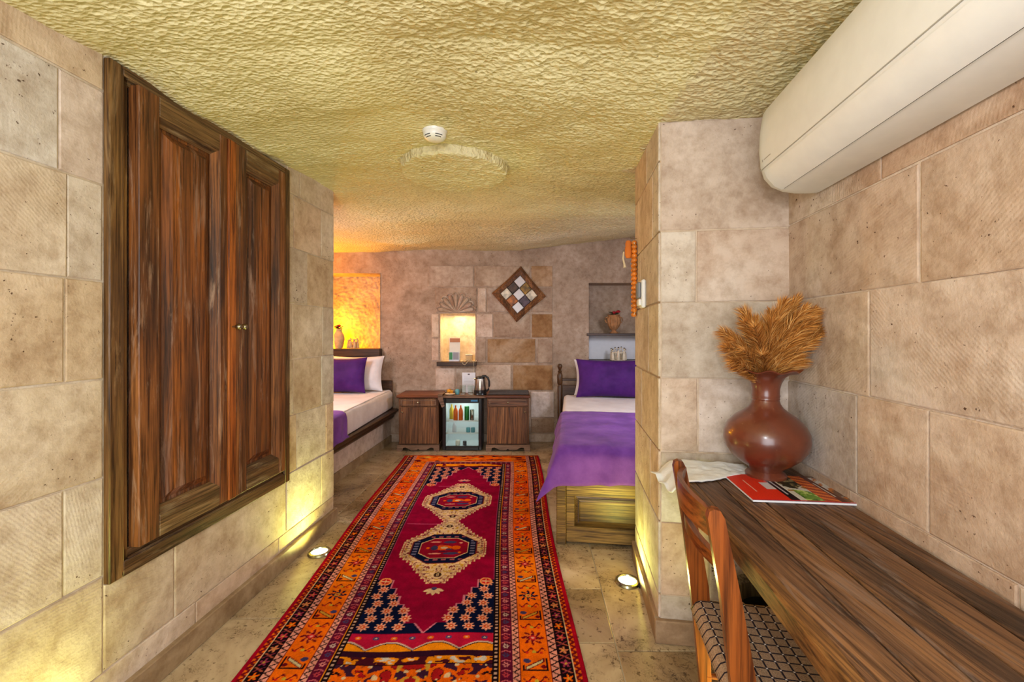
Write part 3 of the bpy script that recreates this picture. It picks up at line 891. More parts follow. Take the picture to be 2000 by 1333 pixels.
# ------------------------------------------------------------------ chair
CH = thing('dining_chair', 'reddish wooden dining chair with a black checked woven seat pushed under the desk', 'chair', (.578, 1.265, 0), math.radians(-9.4))
def post(y):
    # side outline in x-z extruded in y : curved back leg
    pts_b = [(.035, 0), (.012, .25), (-.006, .44), (-.035, .70), (-.066, .895), (-.062, .912), (-.050, .918)]
    pts_f = [(-.036, .914), (-.026, .895), (.012, .70), (.046, .50), (.052, .42), (.052, .25), (.062, 0)]
    return MB().prism(pts_b+pts_f, y-.013, y+.013, 'y')
for y in (-.205, .205): obj('leg', post(y), M['chair'], CH)
for y in (-.20, .20): obj('leg', MB().box(.365, .395, y-.015, y+.015, 0, .415, .004), M['chair'], CH)
def bowrail(z0, z1, xb, bow, th=.016):
    vs = []; n = 14
    for i in range(n+1):
        t = i/n; y = -.195+.39*t; b = bow*(1-(2*t-1)**2)
        rise = .012*(1-(2*t-1)**2)
        x = xb-b
        for q in [(x-th/2, z0+rise*.5), (x+th/2, z0+rise*.5), (x+th/2-.002*(z1-z0)/.06, z1+rise), (x-th/2-.002, z1+rise)]:
            vs.append((q[0], y, q[1]))
    fs = [(0, 1, 2, 3), tuple(n*4+k for k in (3, 2, 1, 0))]
    for i in range(n):
        for k in range(4):
            l = (k+1) % 4; fs.append((i*4+k, i*4+l, i*4+4+l, i*4+4+k))
    return MB().add(vs, fs)
obj('top_rail', bowrail(.828, .895, -.030, .045), M['chair_r'], CH, smooth=True)
obj('back_rail', bowrail(.745, .777, -.012, .042), M['chair_r'], CH, smooth=True)
for y in (-.198, .198):
    obj('seat_rail', MB().box(.03, .37, y-.011, y+.011, .395, .43, .004), M['chair_pale'], CH)
obj('seat_rail', MB().box(.362, .392, -.185, .185, .395, .43, .004), M['chair'], CH)
obj('seat_rail', MB().box(.01, .03, -.19, .19, .385, .42, .004), M['chair_pale'], CH)
for y in (-.20, .20): obj('stretcher', MB().tube([(.04, y, .20), (.38, y, .20)], .009, 10), M['chair'], CH, smooth=True)
obj('stretcher', MB().tube([(.21, -.20, .2), (.21, .20, .2)], .009, 10), M['chair'], CH, smooth=True)
def mk_seat():
    t = NT('checked_webbing'); tc = t.new('ShaderNodeTexCoord'); sp = t.new('ShaderNodeSeparateXYZ'); t.L(tc.outputs['Object'], sp.inputs[0])
    def band(sock, per, w, off=0.0):
        m = t.math('MODULO', t.math('ADD', sock, 10.0+off), per)
        return t.math('LESS_THAN', m, w)
    P_ = .0335
    A = band(sp.outputs[0], P_, .0052); B = band(sp.outputs[1], P_, .0052)
    zb = t.math('MULTIPLY', t.math('LESS_THAN', sp.outputs[2], .442), band(sp.outputs[2], .02, .004))
    n = t.noise(tc.outputs['Object'], 300, 2)
    base = t.ramp(n, [(.3, (140, 112, 88)), (.7, (186, 156, 130))])
    dark = t.math('MAXIMUM', A, B)
    c = t.mix(dark, base, (34, 26, 40))
    c = t.mix(t.math('MULTIPLY', A, B), c, (226, 216, 210))
    mb_ = t.mix(0.0, c, c)
    w = t.new('ShaderNodeTexWave', wave_type='BANDS', bands_direction='X'); w.inputs['Scale'].default_value = 90
    t.L(tc.outputs['Object'], w.inputs['Vector'])
    return t.out(c, .75, t.bump(t.math('ADD', n, w.outputs['Fac']), .0012, .6), spec=.2)
M['seat'] = mk_seat()
def seat():
    n = 30; X = np.linspace(-.012, .405, n); Yc = np.linspace(-.195, .195, n)
    XX, YY = np.meshgrid(X, Yc)
    def rnd(t, lo, hi, r): return np.clip(np.minimum(t-lo, hi-t)/r, 0, 1)
    ex = rnd(XX, X[0], X[-1], .03)
    dz = .455-.032*(1-ex)**2.2-.010*np.sin(PI*(YY+.195)/.39)*np.sin(PI*np.clip((XX)/.40, 0, 1))
    return np.stack([XX, YY, dz], -1)
sv = seat()
so = gridmesh('seat', sv, M['seat'], CH)
sm_ = so.modifiers.new('thick', 'SOLIDIFY'); sm_.thickness = .022; sm_.offset = -1

# ------------------------------------------------------------------ things on the desk
VX, VY = .972, 1.668
V_ = thing('vase', 'large glazed brown clay vase with a frilled rim on the desk corner', 'vase', (VX, VY, DH+.001))
vp = [(.066, 0), (.070, .004), (.071, .018), (.064, .026), (.056, .032), (.062, .044), (.090, .062), (.120, .088), (.140, .118), (.148, .150), (.145, .180), (.132, .208),
      (.108, .234), (.080, .254), (.060, .270), (.050, .286), (.046, .300), (.048, .304), (.0465, .310), (.049, .316), (.047, .324), (.048, .344), (.053, .364), (.064, .386), (.085, .402), (.118, .411),
      (.120, .415), (.114, .417), (.080, .408), (.058, .386), (.040, .350), (.038, .30)]
def frill(a, j, r, z):
    if 23 <= j <= 29:
        k = {23: .2, 24: .6, 25: 1, 26: 1, 27: 1, 28: .6, 29: .2}[j]
        return r+.004*k*math.sin(a*9), z+.0055*k*math.sin(a*9+.6)
    return r, z
obj('body', MB().lathe(vp, 72, wob=frill), M['vase'], V_, smooth=True)

G = thing('pampas_grass', 'bushy bunch of dried golden-brown pampas grass in the brown vase', 'dried flowers', (VX, VY, DH+.33))
def mk_plume():
    t = NT('dried_plume'); oi = t.new('ShaderNodeNewGeometry')
    c = t.ramp(oi.outputs['Random Per Island'], [(0.0, (124, 72, 24)), (.4, (188, 118, 48)), (.75, (216, 152, 76)), (1.0, (236, 186, 116))])
    return t.out(c, .8, spec=.2)
M['plume'] = mk_plume()
M['stalk'] = plain('straw_stalk', (170, 120, 60), .8)
rg = random.Random(3)
tips = [(-.175, .10), (-.145, .155), (-.105, .185), (-.06, .235), (-.015, .20), (.02, .225), (.06, .265), (.10, .235), (.155, .285), (.165, .215), (.125, .19), (.185, .16), (-.02, .14), (-.12, .085), (.10, .12), (.04, .15), (-.07, .13), (.15, .10), (-.16, .05), (0, .09), (-.05, .07), (.07, .06), (.11, .05), (-.11, .03), (.0, .19), (.05, .21), (.13, .23), (.09, .17), (-.09, .17), (-.04, .17), (-.13, .12), (.17, .18), (.12, .15), (.02, .11)]
for i, (tx, tz) in enumerate(tips):
    ty = rg.uniform(-.09, .05)
    a = Vector((tx*.05, ty*.05, -.0)); e = Vector((tx*1.0, ty, tz+.075))
    ctrl = Vector((tx*.35, ty*.3, tz*.75+.04))
    def pt(t): return a*(1-t)**2+ctrl*2*t*(1-t)+e*t*t
    st = obj('plume', MB(), None, G) if False else None
    mb = MB()
    for q in range(700):
        t = rg.uniform(.22, 1.0)
        p = pt(t); d = (pt(min(1, t+.02))-pt(max(0, t-.02))).normalized()
        rnd_ = Vector((rg.gauss(0, 1), rg.gauss(0, 1), rg.gauss(0, 1))); rnd_ = (rnd_-d*rnd_.dot(d)).normalized()
        w = .040*math.sin(PI*min(1, (t-.15)/.95))**.7+.006
        L = rg.uniform(.6, 1.25)*w*1.5
        dirv = (d*1.2+rnd_*.75).normalized()
        p1 = p+dirv*L*.5; p2 = p+dirv*L+Vector((0, 0, -.25*L))+d*.2*L
        sd = dirv.cross(Vector((rg.gauss(0, 1), rg.gauss(0, 1), rg.gauss(0, 1)))).normalized()*.0011
        pts5 = [p-sd, p+sd, p1+sd, p1-sd, p2]
        for q5 in pts5:
            q5.x = min(q5.x, .924+.134*(q5.y+VY)-.012-VX); q5.y = min(q5.y, PF_Y-.134*(q5.x+VX-PX)-.012-VY)
        mb.add(pts5, [(0, 1, 2, 3), (3, 2, 4)])
    me = bpy.data.meshes.new('plume'); me.from_pydata(mb.v, [], mb.f); me.materials.append(M['plume'])
    o = bpy.data.objects.new('plume', me); COL.objects.link(o); o.parent = G
    obj('stalk', MB().tube([Vector((tx*.04, ty*.04, -.08))]+[pt(t) for t in (0, .25, .5, .75)], .0015, 5), M['stalk'], o)

def drape_cloth():
    # white cloth lying over the far left corner of the desk, hanging past its edge
    n, m = 60, 34
    u = np.linspace(0, 1, n); v = np.linspace(0, 1, m)
    U, Vv = np.meshgrid(u, v)
    # left (over the edge) x .60 -> right .93 ; y 1.60..1.82
    X = .578+.375*U; Yn = 1.625+.05*U-.03*np.sin(U*5)-.03*U**6; Yf = 1.870-.075*U
    Y = Yn+(Yf-Yn)*Vv
    edge = .655+.123*(Y-1.653)
    over = np.clip((edge-X)/.075, 0, 1)
    Z = DH+.010+.004*fbm(X*22, Y*26, 3, 3)+.010*Vv
    Z = Z-.052*over**1.6+.006*np.sin(Y*60+X*20)*over
    X = X+.018*over
    tail = np.clip((U-.8)/.2, 0, 1); Z = Z-.004*tail
    return np.stack([X, Y, Z], -1)
cl = gridmesh('table_cloth', drape_cloth(), M['cloth']); tag(cl, 'crumpled white cloth over the far left corner of the desk', 'cloth')
sm_ = cl.modifiers.new('thick', 'SOLIDIFY'); sm_.thickness = .005; sm_.offset = -1

def magazine():
    ny, nx = 90, 170
    u = np.linspace(0, 1, nx); v = np.linspace(0, 1, ny); U, Vv = np.meshgrid(u, v)   # v: 0 near .. 1 far
    C = np.zeros((ny, nx, 3)); C[:] = (226, 220, 214)
    C[(U < .36)] = (226, 52, 30)
    C[(U > .265) & (U < .36) & (Vv > .40) & (Vv < .66)] = (214, 206, 214)
    C[(np.abs(U-.135) < .006) & (Vv > .3) & (Vv < .75)] = (240, 180, 160)
    C[(U >= .36) & (U < .44)] = (24, 18, 26)
    C[(np.abs(U-.395) < .010) & (Vv > .22) & (Vv < .86)] = (190, 186, 196)
    n1 = fbm(U*9, Vv*6, 3, 1); n2 = fbm(U*22, Vv*16, 2, 5)
    ph = (U >= .45) & (U < .66)
    C[ph] = (210, 206, 198)
    dk = ph & (Vv > .52+.1*n1); C[dk] = (48, 46, 30)
    C[dk & (n2 > .4)] = (150, 130, 90)
    gr = ph & (Vv < .42+.1*n1) & (U > .5); C[gr] = (108, 150, 52)
    C[gr & (n2 > .35)] = (70, 110, 36); C[gr & (n2 < -.5)] = (190, 210, 120)
    C[ph & (n1 > .5) & (Vv > .35) & (Vv < .55)] = (170, 120, 50)
    og = (U >= .66) & (U < .80); C[og] = (170, 66, 24)
    C[og & (np.sin(Vv*46+U*30) > .25)] = (226, 118, 40)
    C[(U >= .80) & (U < .86)] = (92, 46, 40); C[(np.abs(U-.825) < .004) & (Vv > .2) & (Vv < .7)] = (220, 210, 200)
    w = (U >= .86); C[w] = (206, 200, 196)
    C[w & (n1 > .25)] = (110, 78, 60); C[w & (n2 > .5)] = (190, 110, 40)
    C[(Vv < .03)] = (210, 50, 60)
    w_, h_ = .345, .262
    X = U*w_; Y = Vv*h_; Z = .007+.002*np.sin(U*PI)+0*X
    return np.stack([X, Y, Z], -1), s2l(C), w_, h_
mv, mc, w_, h_ = magazine()
MG = thing('magazine', 'magazine with orange-red and food-photo cover lying on the desk before the vase', 'magazine', (.792, 1.430, DH+.0015), math.radians(-6.0))
gridmesh('cover', mv, M['print'], MG, colors=mc)
obj('pages', MB().box(0, w_, 0, h_, 0, .0062, .001), M['paper'], MG)

# bin under the desk
B_ = thing('waste_bin', 'round grey-brown wooden bin under the far end of the desk', 'bin', (.970, 1.62, 0))
obj('body', MB().lathe([(.11, 0), (.125, .02), (.142, .18), (.145, .345), (.150, .362), (.143, .372), (.118, .352), (.108, .20), (.10, .03), (.001, .03)], 40), M['bin'], B_, smooth=True)
obj('liner', MB().lathe([(.092, .032), (.100, .20), (.106, .30), (.1055, .301), (.097, .2), (.088, .036), (.001, .035)], 32, cap=False), M['mixed'], B_, smooth=True)

# ------------------------------------------------------------------ jamb: prayer beads and switch
def jw(u, d, z):
    """jamb frame: u along the jamb (away from camera), d out into the room"""
    return Vector((u, d, z))
ANG_J = ANG_P
JB = thing('prayer_beads', 'string of big amber prayer beads hanging from the pier edge beside the white switch', 'beads', (PX, PF_Y, 0), ANG_J)
# in pier local frame the jamb face is x=-.008, far edge y=JL
bu = JL-.055
ztop, zbot = 1.868, 1.452
nb = 17
for col_, (du, dx) in enumerate(((0, -.025), (-.040, -.025))):
    for i in range(nb):
        z = ztop-(ztop-zbot)*i/(nb-1)
        r = .0125 if i < 9 else .0118
        b_ = MB().sphere((dx-.0, bu+du*(1 if 0 < i < nb-1 else .55), z), r*1.28, 12, (1, 1, .92))
        obj('bead', b_, M['amber'], JB, smooth=True)
obj('cord', MB().tube([(-.025, bu, ztop+.02), (-.025, bu, zbot-.01)], .002, 6).tube([(-.025, bu-.04, ztop+.0), (-.025, bu-.04, zbot)], .002, 6), M['string'], JB)
obj('hook', MB().tube([(.0, bu-.02, ztop+.025), (-.045, bu-.02, ztop+.025), (-.045, bu-.02, ztop+.035)], .002, 6), M['brass'], JB)
tx0 = -.055
obj('tassel_cap', MB().lathe([(.001, .03), (.012, .028), (.018, .012), (.017, -.005), (.02, -.01), (.021, -.055), (.014, -.072), (.001, -.073)], 16, (tx0, bu-.01, 1.855)), M['tassel'], JB, smooth=True)
obj('tassel_cord', MB().tube([(tx0-.012, bu-.01, 1.85), (tx0-.026, bu-.01, 1.82), (tx0-.030, bu-.01, 1.78), (tx0-.022, bu-.01, 1.745), (tx0-.02, bu-.01, 1.728)], [.004, .004, .005, .006, .009], 8), M['string'], JB, smooth=True)

SW = thing('wall_switch', 'white card switch on the pier edge beside the amber beads', 'switch', (PX, PF_Y, 0), ANG_J)
sy0, sy1, sz0, sz1 = .315, .40, 1.475, 1.620
obj('plate', MB().box(-.030, -.009, sy0, sy1, sz0, sz1, .006), M['white_pl'], SW)
obj('card_slot', MB().box(-.050, -.0305, sy0+.012, sy1-.012, sz0+.05, sz1-.012, .006), M['grey_pl'], SW)
obj('bezel', MB().box(-.044, -.0305, sy0+.008, sy1-.008, sz0+.012, sz0+.045, .004), M['white_pl'], SW)

# ------------------------------------------------------------------ floor spotlights
def spot(x, y, label, cap=False, power=9.0):
    o = thing('floor_spotlight', label, 'floor light', (x, y, 0), 0, 'recessed floor spotlights')
    obj('ring', MB().lathe([(.066, 0), (.068, .004), (.062, .013), (.050, .016), (.047, .012), (.046, .003)], 36, cap=False), M['chrome'], o, smooth=True)
    obj('lens', MB().lathe([(.001, .0105), (.030, .0102), (.0455, .0085), (.046, .002)], 32, cap=False), M['lamp'], o, smooth=True)
    if cap: obj('clip', MB().box(.045, .075, -.06, -.035, 0, .018, .004), M['black_m'], o)
    light('spot_beam', 'SPOT', (0, 0, .02), power*6.5, (.96, 1.0, .22), .03, (PI, 0, 0), parent=o, spot=math.radians(165), blend=.9)
    return o
spot(-1.175, 2.655, 'round floor spotlight glowing between the left wall and the rug', power=3.6)
spot(.622, 2.345, 'round floor spotlight glowing at the foot of the pier', True, power=3.8)
spot(-1.27, 1.20, 'round floor spotlight at the foot of the left wall nearest the camera', power=2.2)
spot(.80, 1.30, 'round floor spotlight shining under the desk', power=3.6)

# ------------------------------------------------------------------ smoke detector
SDx, SDy = -.385, 2.17
sd_z = 2.362
S_ = thing('smoke_detector', 'round white smoke detector on the carved stone ceiling', 'smoke detector', (SDx, SDy, sd_z))
obj('base', MB().lathe([(.001, .045), (.062, .045), (.062, -.012), (.058, -.020), (.056, -.020)], 36, cap=False), M['white_pl'], S_, smooth=True)
obj('cap', MB().lathe([(.056, -.020), (.057, -.034), (.050, -.046), (.034, -.054), (.001, -.056)], 36, cap=False), M['white_pl'], S_, smooth=True)
for a0_, a1_ in ((-2.55, -1.85), (-1.35, -.65)):
    for rr, zz in ((.0525, -.0435), (.0435, -.0505)):
        obj('vent_slot', MB().tube([(rr*math.cos(a), rr*math.sin(a), zz) for a in np.linspace(a0_, a1_, 10)], .0018, 6), M['black_m'], S_)

# ------------------------------------------------------------------ rug
def make_rug():
    d = .004
    W_ = 1.40; V0 = 4.745; V1 = 1.15; L_ = V0-V1
    nx, ny = int(W_/d), int(L_/d)
    u = (np.arange(nx)+.5)/nx*W_; v = (np.arange(ny)+.5)/ny*L_
    U, V = np.meshgrid(u, v)
    C = np.zeros((ny, nx, 3)); rs = np.random.RandomState(2)
    RED = (160, 8, 34); CRIM = (136, 0, 46); NAVY = (8, 16, 48); BLK = (24, 10, 16); ORG = (228, 96, 10); PINK = (222, 146, 128)
    PUR = (92, 16, 44); YEL = (232, 136, 14); CRM = (218, 184, 140); BLUE = (62, 56, 96); DKR = (110, 14, 24); GOLD = (196, 150, 50)
    C[:] = CRIM
    E = np.minimum(U, W_-U)               # distance from the long sides
    T0 = .045                              # far fringe
    endf = V; 
    def put(m, c): C[m] = c
    # side bands: order from the edge
    b = [0, .024, .050, .108, .142, .268, .296, .352, .380]
    put(E < b[1], RED)
    m = (E >= b[1]) & (E < b[2]); put(m, ORG)
    zig = np.abs(((V/.03) % 1)-.5)*2
    put(m & (np.abs((E-b[1])/(b[2]-b[1])-zig) < .38), DKR)
    m = (E >= b[2]) & (E < b[3]); put(m, BLK)
    put((np.abs(E-b[2]) < .003), CRM)
    # flowers on black band
    cc = (b[2]+b[3])/2
    for k in range(int(L_/.075)):
        vc = .06+k*.075
        col = [ORG, (190, 60, 70), (206, 120, 80), (150, 50, 80)][k % 4]
        for side in (0, 1):
            uc = cc if side == 0 else W_-cc
            A = np.arctan2(V-vc, U-uc); R = np.hypot(V-vc, U-uc)
            put(m & (np.abs(U-uc) < .05) & (R < .015+.007*np.cos(5*A+k)), col)
            put(m & (R < .005), GOLD)
            du = (U-uc); dv = (V-vc-.0375)
            put(m & (np.abs(du-dv*1.6) < .006) & (np.abs(dv) < .013), (176, 84, 60))
            put(m & (np.abs(du+dv*1.6) < .0045) & (np.abs(dv) < .013), (120, 40, 60))
    def zigband(e0, e1, ca, cb, per=.034):
        mm = (E >= e0) & (E < e1); put(mm, ca)
        z = np.abs(((V/per) % 1)-.5)*2
        put(mm & (np.abs((E-e0)/(e1-e0)-z*.8-.1) < .17), cb)
    zigband(b[3], b[4], PINK, BLK)
    m = (E >= b[4]) & (E < b[5])
    hue = vnoise(V*2.2, U*0+3, 9)[..., None]
    C[m] = (np.array(ORG)[None, None]+hue*np.array([14, 22, 4])[None, None]*1.3)[m]
    put(np.abs(E-b[4]) < .003, DKR); put(np.abs(E-b[5]) < .003, DKR)
    cc = (b[4]+b[5])/2
    for k in range(int(L_/.15)+1):
        vc = .10+k*.152
        for side in (0, 1):
            uc = cc if side == 0 else W_-cc
            sg = 1 if side == 0 else -1
            du = U-uc; dv = V-vc; R = np.hypot(du, dv*1.15); A = np.arctan2(dv, du)
            k4 = k % 4
            if k4 in (0, 2):
                oc = NAVY if k4 == 0 else DKR
                put(m & (np.abs(du) < .06) & (R < .040+.012*np.cos(8*A)), oc)
                put(m & (R < .030+.008*np.cos(8*A+1.5)), ORG if k4 == 0 else (214, 100, 40))
                put(m & (R < .022+.006*np.cos(4*A)), oc); put(m & (R < .015), GOLD if k4 == 0 else (206, 40, 44)); put(m & (R < .007), (206, 40, 44) if k4 == 0 else PINK)
            else:
                # boxed leaf: parallelogram outline with diagonal leaf
                q = (np.abs(du) < .052) & (np.abs(dv) < .034)
                edge = (np.abs(np.abs(du)-.048) < .0045) | (np.abs(dv-.031) < .0045)
                put(m & q & edge & (dv > -.02+.5*du*sg), BLK)
                w1 = np.abs(dv-.6*du*sg) ; put(m & (w1 < .011) & (np.abs(du) < .040), DKR); put(m & (w1 < .006) & (np.abs(du) < .034), GOLD if k4 == 1 else (206, 190, 140))
                put(m & (np.hypot(du-.032*sg, (dv+.018)*1.3) < .016), BLUE); put(m & (np.hypot(du+.034*sg, (dv-.012)*1.3) < .012), DKR)
            # small filler
            dv2 = V-vc-.076
            put(m & (np.abs(dv2-.012*np.sin(du*130)) < .0045) & (np.abs(du) < .05), DKR)
            put(m & (np.hypot(np.abs(du)-.03, dv2-.012) < .007), (196, 40, 30)); put(m & (np.hypot(du, dv2-.008) < .008), (190, 160, 50))
    zigband(b[5], b[6], PINK, BLK, .03)
    m = (E >= b[6]) & (E < b[7]); put(m, PUR)
    cc = (b[6]+b[7])/2
    for k in range(int(L_/.052)+1):
        vc = .03+k*.052
        for side in (0, 1):
            uc = cc if side == 0 else W_-cc
            du = U-uc; dv = V-vc; R = np.hypot(du, dv); A = np.arctan2(dv, du)
            col = [BLUE, (206, 120, 120), (180, 60, 70), (190, 160, 150)][k % 4]
            put(m & (R < .011+.005*np.cos(6*A)), col); put(m & (R < .004), PUR)
            put(m & (np.abs(dv-.026-.4*np.abs(du)) < .003) & (np.abs(du) < .02), (196, 90, 100))
    m = (E >= b[7]) & (E < b[8]); put(m, BLK)
    put(np.abs(E-b[7]) < .0028, YEL)
    dotm = (((V/.022) % 1) < .4) & (np.abs(E-(b[7]+b[8])/2-.001) < .005)
    put(m & dotm, (190, 150, 130))
    # inner field
    F = (E >= b[8]); x = U-W_/2; hw = W_/2-b[8]      # hw .32
    put(F & (E < b[8]+.006), (150, 60, 100))
    def Zof(z): return V0-z
    # lower spandrel (navy) : stairs from z=2.34 (edge) to z=1.93 centre
    def spandrel(za, zb, up):
        # za: where the spandrel starts at the field edge ; zb: where it reaches the apex
        n = 6
        t = (V-Zof(za))/(Zof(zb)-Zof(za))          # 0 at start .. 1 at apex
        st = np.floor(np.clip(t, 0, .9999)*n)/n
        wid = hw*(.72-.62*st)                        # half width of red
        last = t > (n-1)/n
        wid = np.where(last, hw*.16*(1-(t-(n-1)/n)*n)*1.0+.0, wid)
        inside = F & (t >= 0) & (t <= 1)
        nav = inside & (np.abs(x) > wid)
        put(nav, NAVY)
        put(inside & (np.abs(np.abs(x)-wid) < .0045), (196, 110, 130))
        tt = np.clip(t, 0, 1)*n; fr_ = tt-np.floor(tt)
        put(inside & (fr_ < .06) & (np.abs(x) < wid+hw*.62/n+.004) & (np.abs(x) > wid-.002) & ~last, (196, 110, 130))
        return nav
    nav1 = spandrel(2.35, 1.935, True); nav2 = spandrel(3.80, 4.31, False)
    def star(uc, vc, r=.030):
        du = U-uc; dv = (V-vc); R = np.hypot(du, dv); A = np.arctan2(dv, du)
        mm = R < r*(.78+.22*np.cos(8*A)); put(mm, (222, 150, 124)); put(R < r*.42, (196, 70, 30)); put(R < r*.15, CRM)
    def stars(z0, z1, rows, flip):
        for i in range(rows):
            t = (i+.5)/rows
            vc = Zof(z0)+(Zof(z1)-Zof(z0))*t
            span = hw*(.28+.60*t)
            nst = 1 if t < .3 else (2 if t < .62 else 3)
            for k in range(nst):
                du = hw-.035-(k)*.082-(.02 if i % 2 else 0)
                if hw-du < span+.01 and du > .05:
                    star(W_/2+du, vc); star(W_/2-du, vc)
    stars(2.35, 1.95, 7, 0); stars(3.80, 4.31, 9, 1)
    for sx in (-1, 1):
        for z in (2.335, 3.815):
            uc = W_/2+sx*(hw-.048); vc = Zof(z)
            put(np.hypot(U-uc, V-vc) < .034, (226, 140, 80)); put(np.hypot(U-uc, V-vc) < .024, (190, 30, 30)); put((np.abs(U-uc) < .003) & (np.abs(V-vc) < .022), CRM); put((np.abs(V-vc) < .003) & (np.abs(U-uc) < .022), CRM)
    # medallions
    def medallion(zc, hh, w, seed):
        vc = Zof(zc); dv = V-vc
        stp = .028
        q = (np.floor(np.abs(dv)/stp)*stp)
        a = np.interp(q, [0, .055, .083, .111, .139, .167, .195, .223, .251, .279, .307, .335, .363], [w, w, w*.97, w*.88, w*.78, w*.68, w*.60, w*.56, w*.48, w*.40, w*.34, w*.26, w*.20])
        a = np.where(np.abs(dv) > hh, -1, a)
        mm = F & (np.abs(x) < a); put(mm, CRM)
        tooth = ((np.abs(dv)/stp) % 1 < .16) & mm; put(tooth & (np.abs(x) > a-.06), (120, 30, 60)); put(mm & (np.abs(x) > a-.034) & (((np.abs(dv)/stp) % 1) > .45) & (((np.abs(dv)/stp) % 1) < .8) & (np.abs(x) < a-.018), (110, 24, 50))
        put(mm & (np.abs(np.abs(x)-(a-.012)) < .003), (170, 70, 60))
        n_ = fbm(np.abs(x)*70, dv*60, 2, seed)
        put(mm & (n_ > .55) & (np.abs(x) < a-.018), GOLD); put(mm & (n_ < -.62) & (np.abs(x) < a-.018), (120, 50, 50))
        # octagon
        oc = np.maximum(np.maximum(np.abs(x)/.200, np.abs(dv)/.178), (np.abs(x)/.200+np.abs(dv)/.178)/1.42)
        put(oc < 1.03, (120, 40, 40)); put(oc < 1.0, NAVY)
        ring = (oc < .97) & (oc > .72)
        dots = ring & (((dv/.032) % 1) < .55) & (np.abs(np.abs(x)-.175) < .014); put(dots, (110, 106, 140))
        dots = ring & (((x/.05) % 1) < .55) & (np.abs(np.abs(dv)-.142) < .008); put(dots, (150, 80, 90))
        ii = np.maximum(np.maximum(np.abs(x)/.145, np.abs(dv)/.120), (np.abs(x)/.145+np.abs(dv)/.120)/1.5)
        put(ii < 1.05, CRM); put(ii < 1.0, (140, 10, 40))
        for (cx, cy, rx, ry, c) in [(0, 0, .05, .03, ORG), (.0, 0, .022, .014, CRM), (-.06, 0, .022, .03, BLUE), (.075, 0, .028, .024, ORG), (-.10, 0, .012, .012, ORG), (.03, -.07, .04, .016, BLUE), (-.05, .07, .04, .008, PINK), (-.06, -.075, .035, .008, PINK),
                                    (.05, .07, .05, .014, BLUE), (.10, .06, .01, .01, ORG), (.03, .02, .02, .01, BLUE), (-.02, -.03, .02, .009, (190, 60, 40)), (.1, -.06, .012, .008, PINK), (.0, .045, .03, .006, (60, 20, 60))]:
            put((((x-cx)/rx)**2+((dv-cy)/ry)**2) < 1, c)
        put((np.hypot(x, np.abs(dv)-.30) < .022), (60, 36, 26)); put((np.abs(np.abs(x)-.006) < .002) & (np.abs(np.abs(dv)-.30) < .014), CRM)
    medallion(3.46, .385, .262, 3); medallion(2.70, .385, .262, 7)
    # tulip flowers on the medallion axis
    for z, sg in ((2.27, 1), (3.90, -1)):
        vc = Zof(z)
        for k, an in enumerate((-1.15, -.6, 0, .6, 1.15)):
            ca, sa = math.cos(an), math.sin(an)
            dx_ = x; dy_ = (V-vc)*sg
            al = dy_*ca+dx_*sa; pr = -dy_*sa+dx_*ca
            put((al > 0) & (al < .06) & (np.abs(pr) < .012*np.sin(PI*np.clip(al/.06, 0, 1))), CRM if z < 3 else PINK)
        put(np.hypot(x, (V-vc)) < .014, BLUE)
    # old repair lines
    for z, x0_, x1_ in ((3.04, -.30, -.06), (3.78, -.2, .0)):
        put(F & (np.abs(V-Zof(z)) < .003) & (x > x0_) & (x < x1_), (190, 70, 110))
    # near panels
    m = F & (V > Zof(1.93)) & (V <= Zof(1.825)); put(m, (176, 20, 56))
    sc = .028*np.abs(np.sin(x*PI/.20+.4)); put(m & (V > Zof(1.87)+.035-sc*1.6), YEL)
    put(m & (np.abs(V-(Zof(1.87)+.035-sc*1.6)) < .0045), (200, 170, 160)); put(m & (np.abs(V-(Zof(1.87)+.041-sc*1.6)) < .0025), BLK)
    for k in range(8):
        xc = -.28+.08*k; put(m & (np.hypot((x-xc)*.8, V-Zof(1.905)) < .011), ORG if k % 2 == 0 else (70, 60, 110)); put(m & (np.hypot((x-xc)*.8, V-Zof(1.905)) < .004), CRM)
    m = F & (V > Zof(1.825)) & (V <= Zof(1.795)); put(m, (46, 14, 34))
    m = F & (V > Zof(1.795)) & (V <= Zof(1.75)); put(m, YEL)
    n_ = fbm(x*32, V*60, 2, 12); put(m & (n_ > .1), (70, 16, 30)); put(m & (n_ < -.55), (196, 190, 180)); put(m & (np.abs(V-Zof(1.752)) < .004), BLK)
    m = F & (V > Zof(1.75)) & (V <= Zof(1.36))
    put(m, ORG)
    n_ = fbm(np.abs(x)*20+3, V*22, 3, 15); n2 = fbm(np.abs(x)*34, V*34+7, 2, 18)
    put(m & (n_ > .25), (164, 24, 28)); put(m & (n_ < -.45), (58, 24, 50)); put(m & (np.abs(n_-.25) < .05), BLK)
    put(m & (n2 > .75), GOLD); put(m & (n2 < -.8), CRM)
    m = F & (V > Zof(1.36)); put(m, PUR)
    # end borders: far
    inner = E > b[5]
    m = (V < Zof(4.49)) & (E > b[4]); C[m] = ORG
    n_ = fbm(U*16, V*40, 2, 40); put(m & (n_ > .45), DKR); put(m & (n_ < -.6), GOLD); put(m & (n_ > .8), BLK)
    put((np.abs(V-Zof(4.485)) < .010) & inner, PINK); put((np.abs(V-Zof(4.485)) < .003) & inner, BLK)
    m = (V > Zof(4.475)) & (V < Zof(4.42)) & (E > b[6]); put(m, PUR); put(m & (((U/.05) % 1) < .35) & (np.abs(V-Zof(4.447)) < .012), (190, 100, 110))
    m = (V >= Zof(4.42)) & (V < Zof(4.33)) & F; put(m, YEL); put(m & (fbm(U*22, V*30, 2, 44) > .15), DKR); put(m & (V > Zof(4.345)), BLK)
    put(V < T0, (150, 60, 40)); put((V < T0*.7), (170, 96, 60))
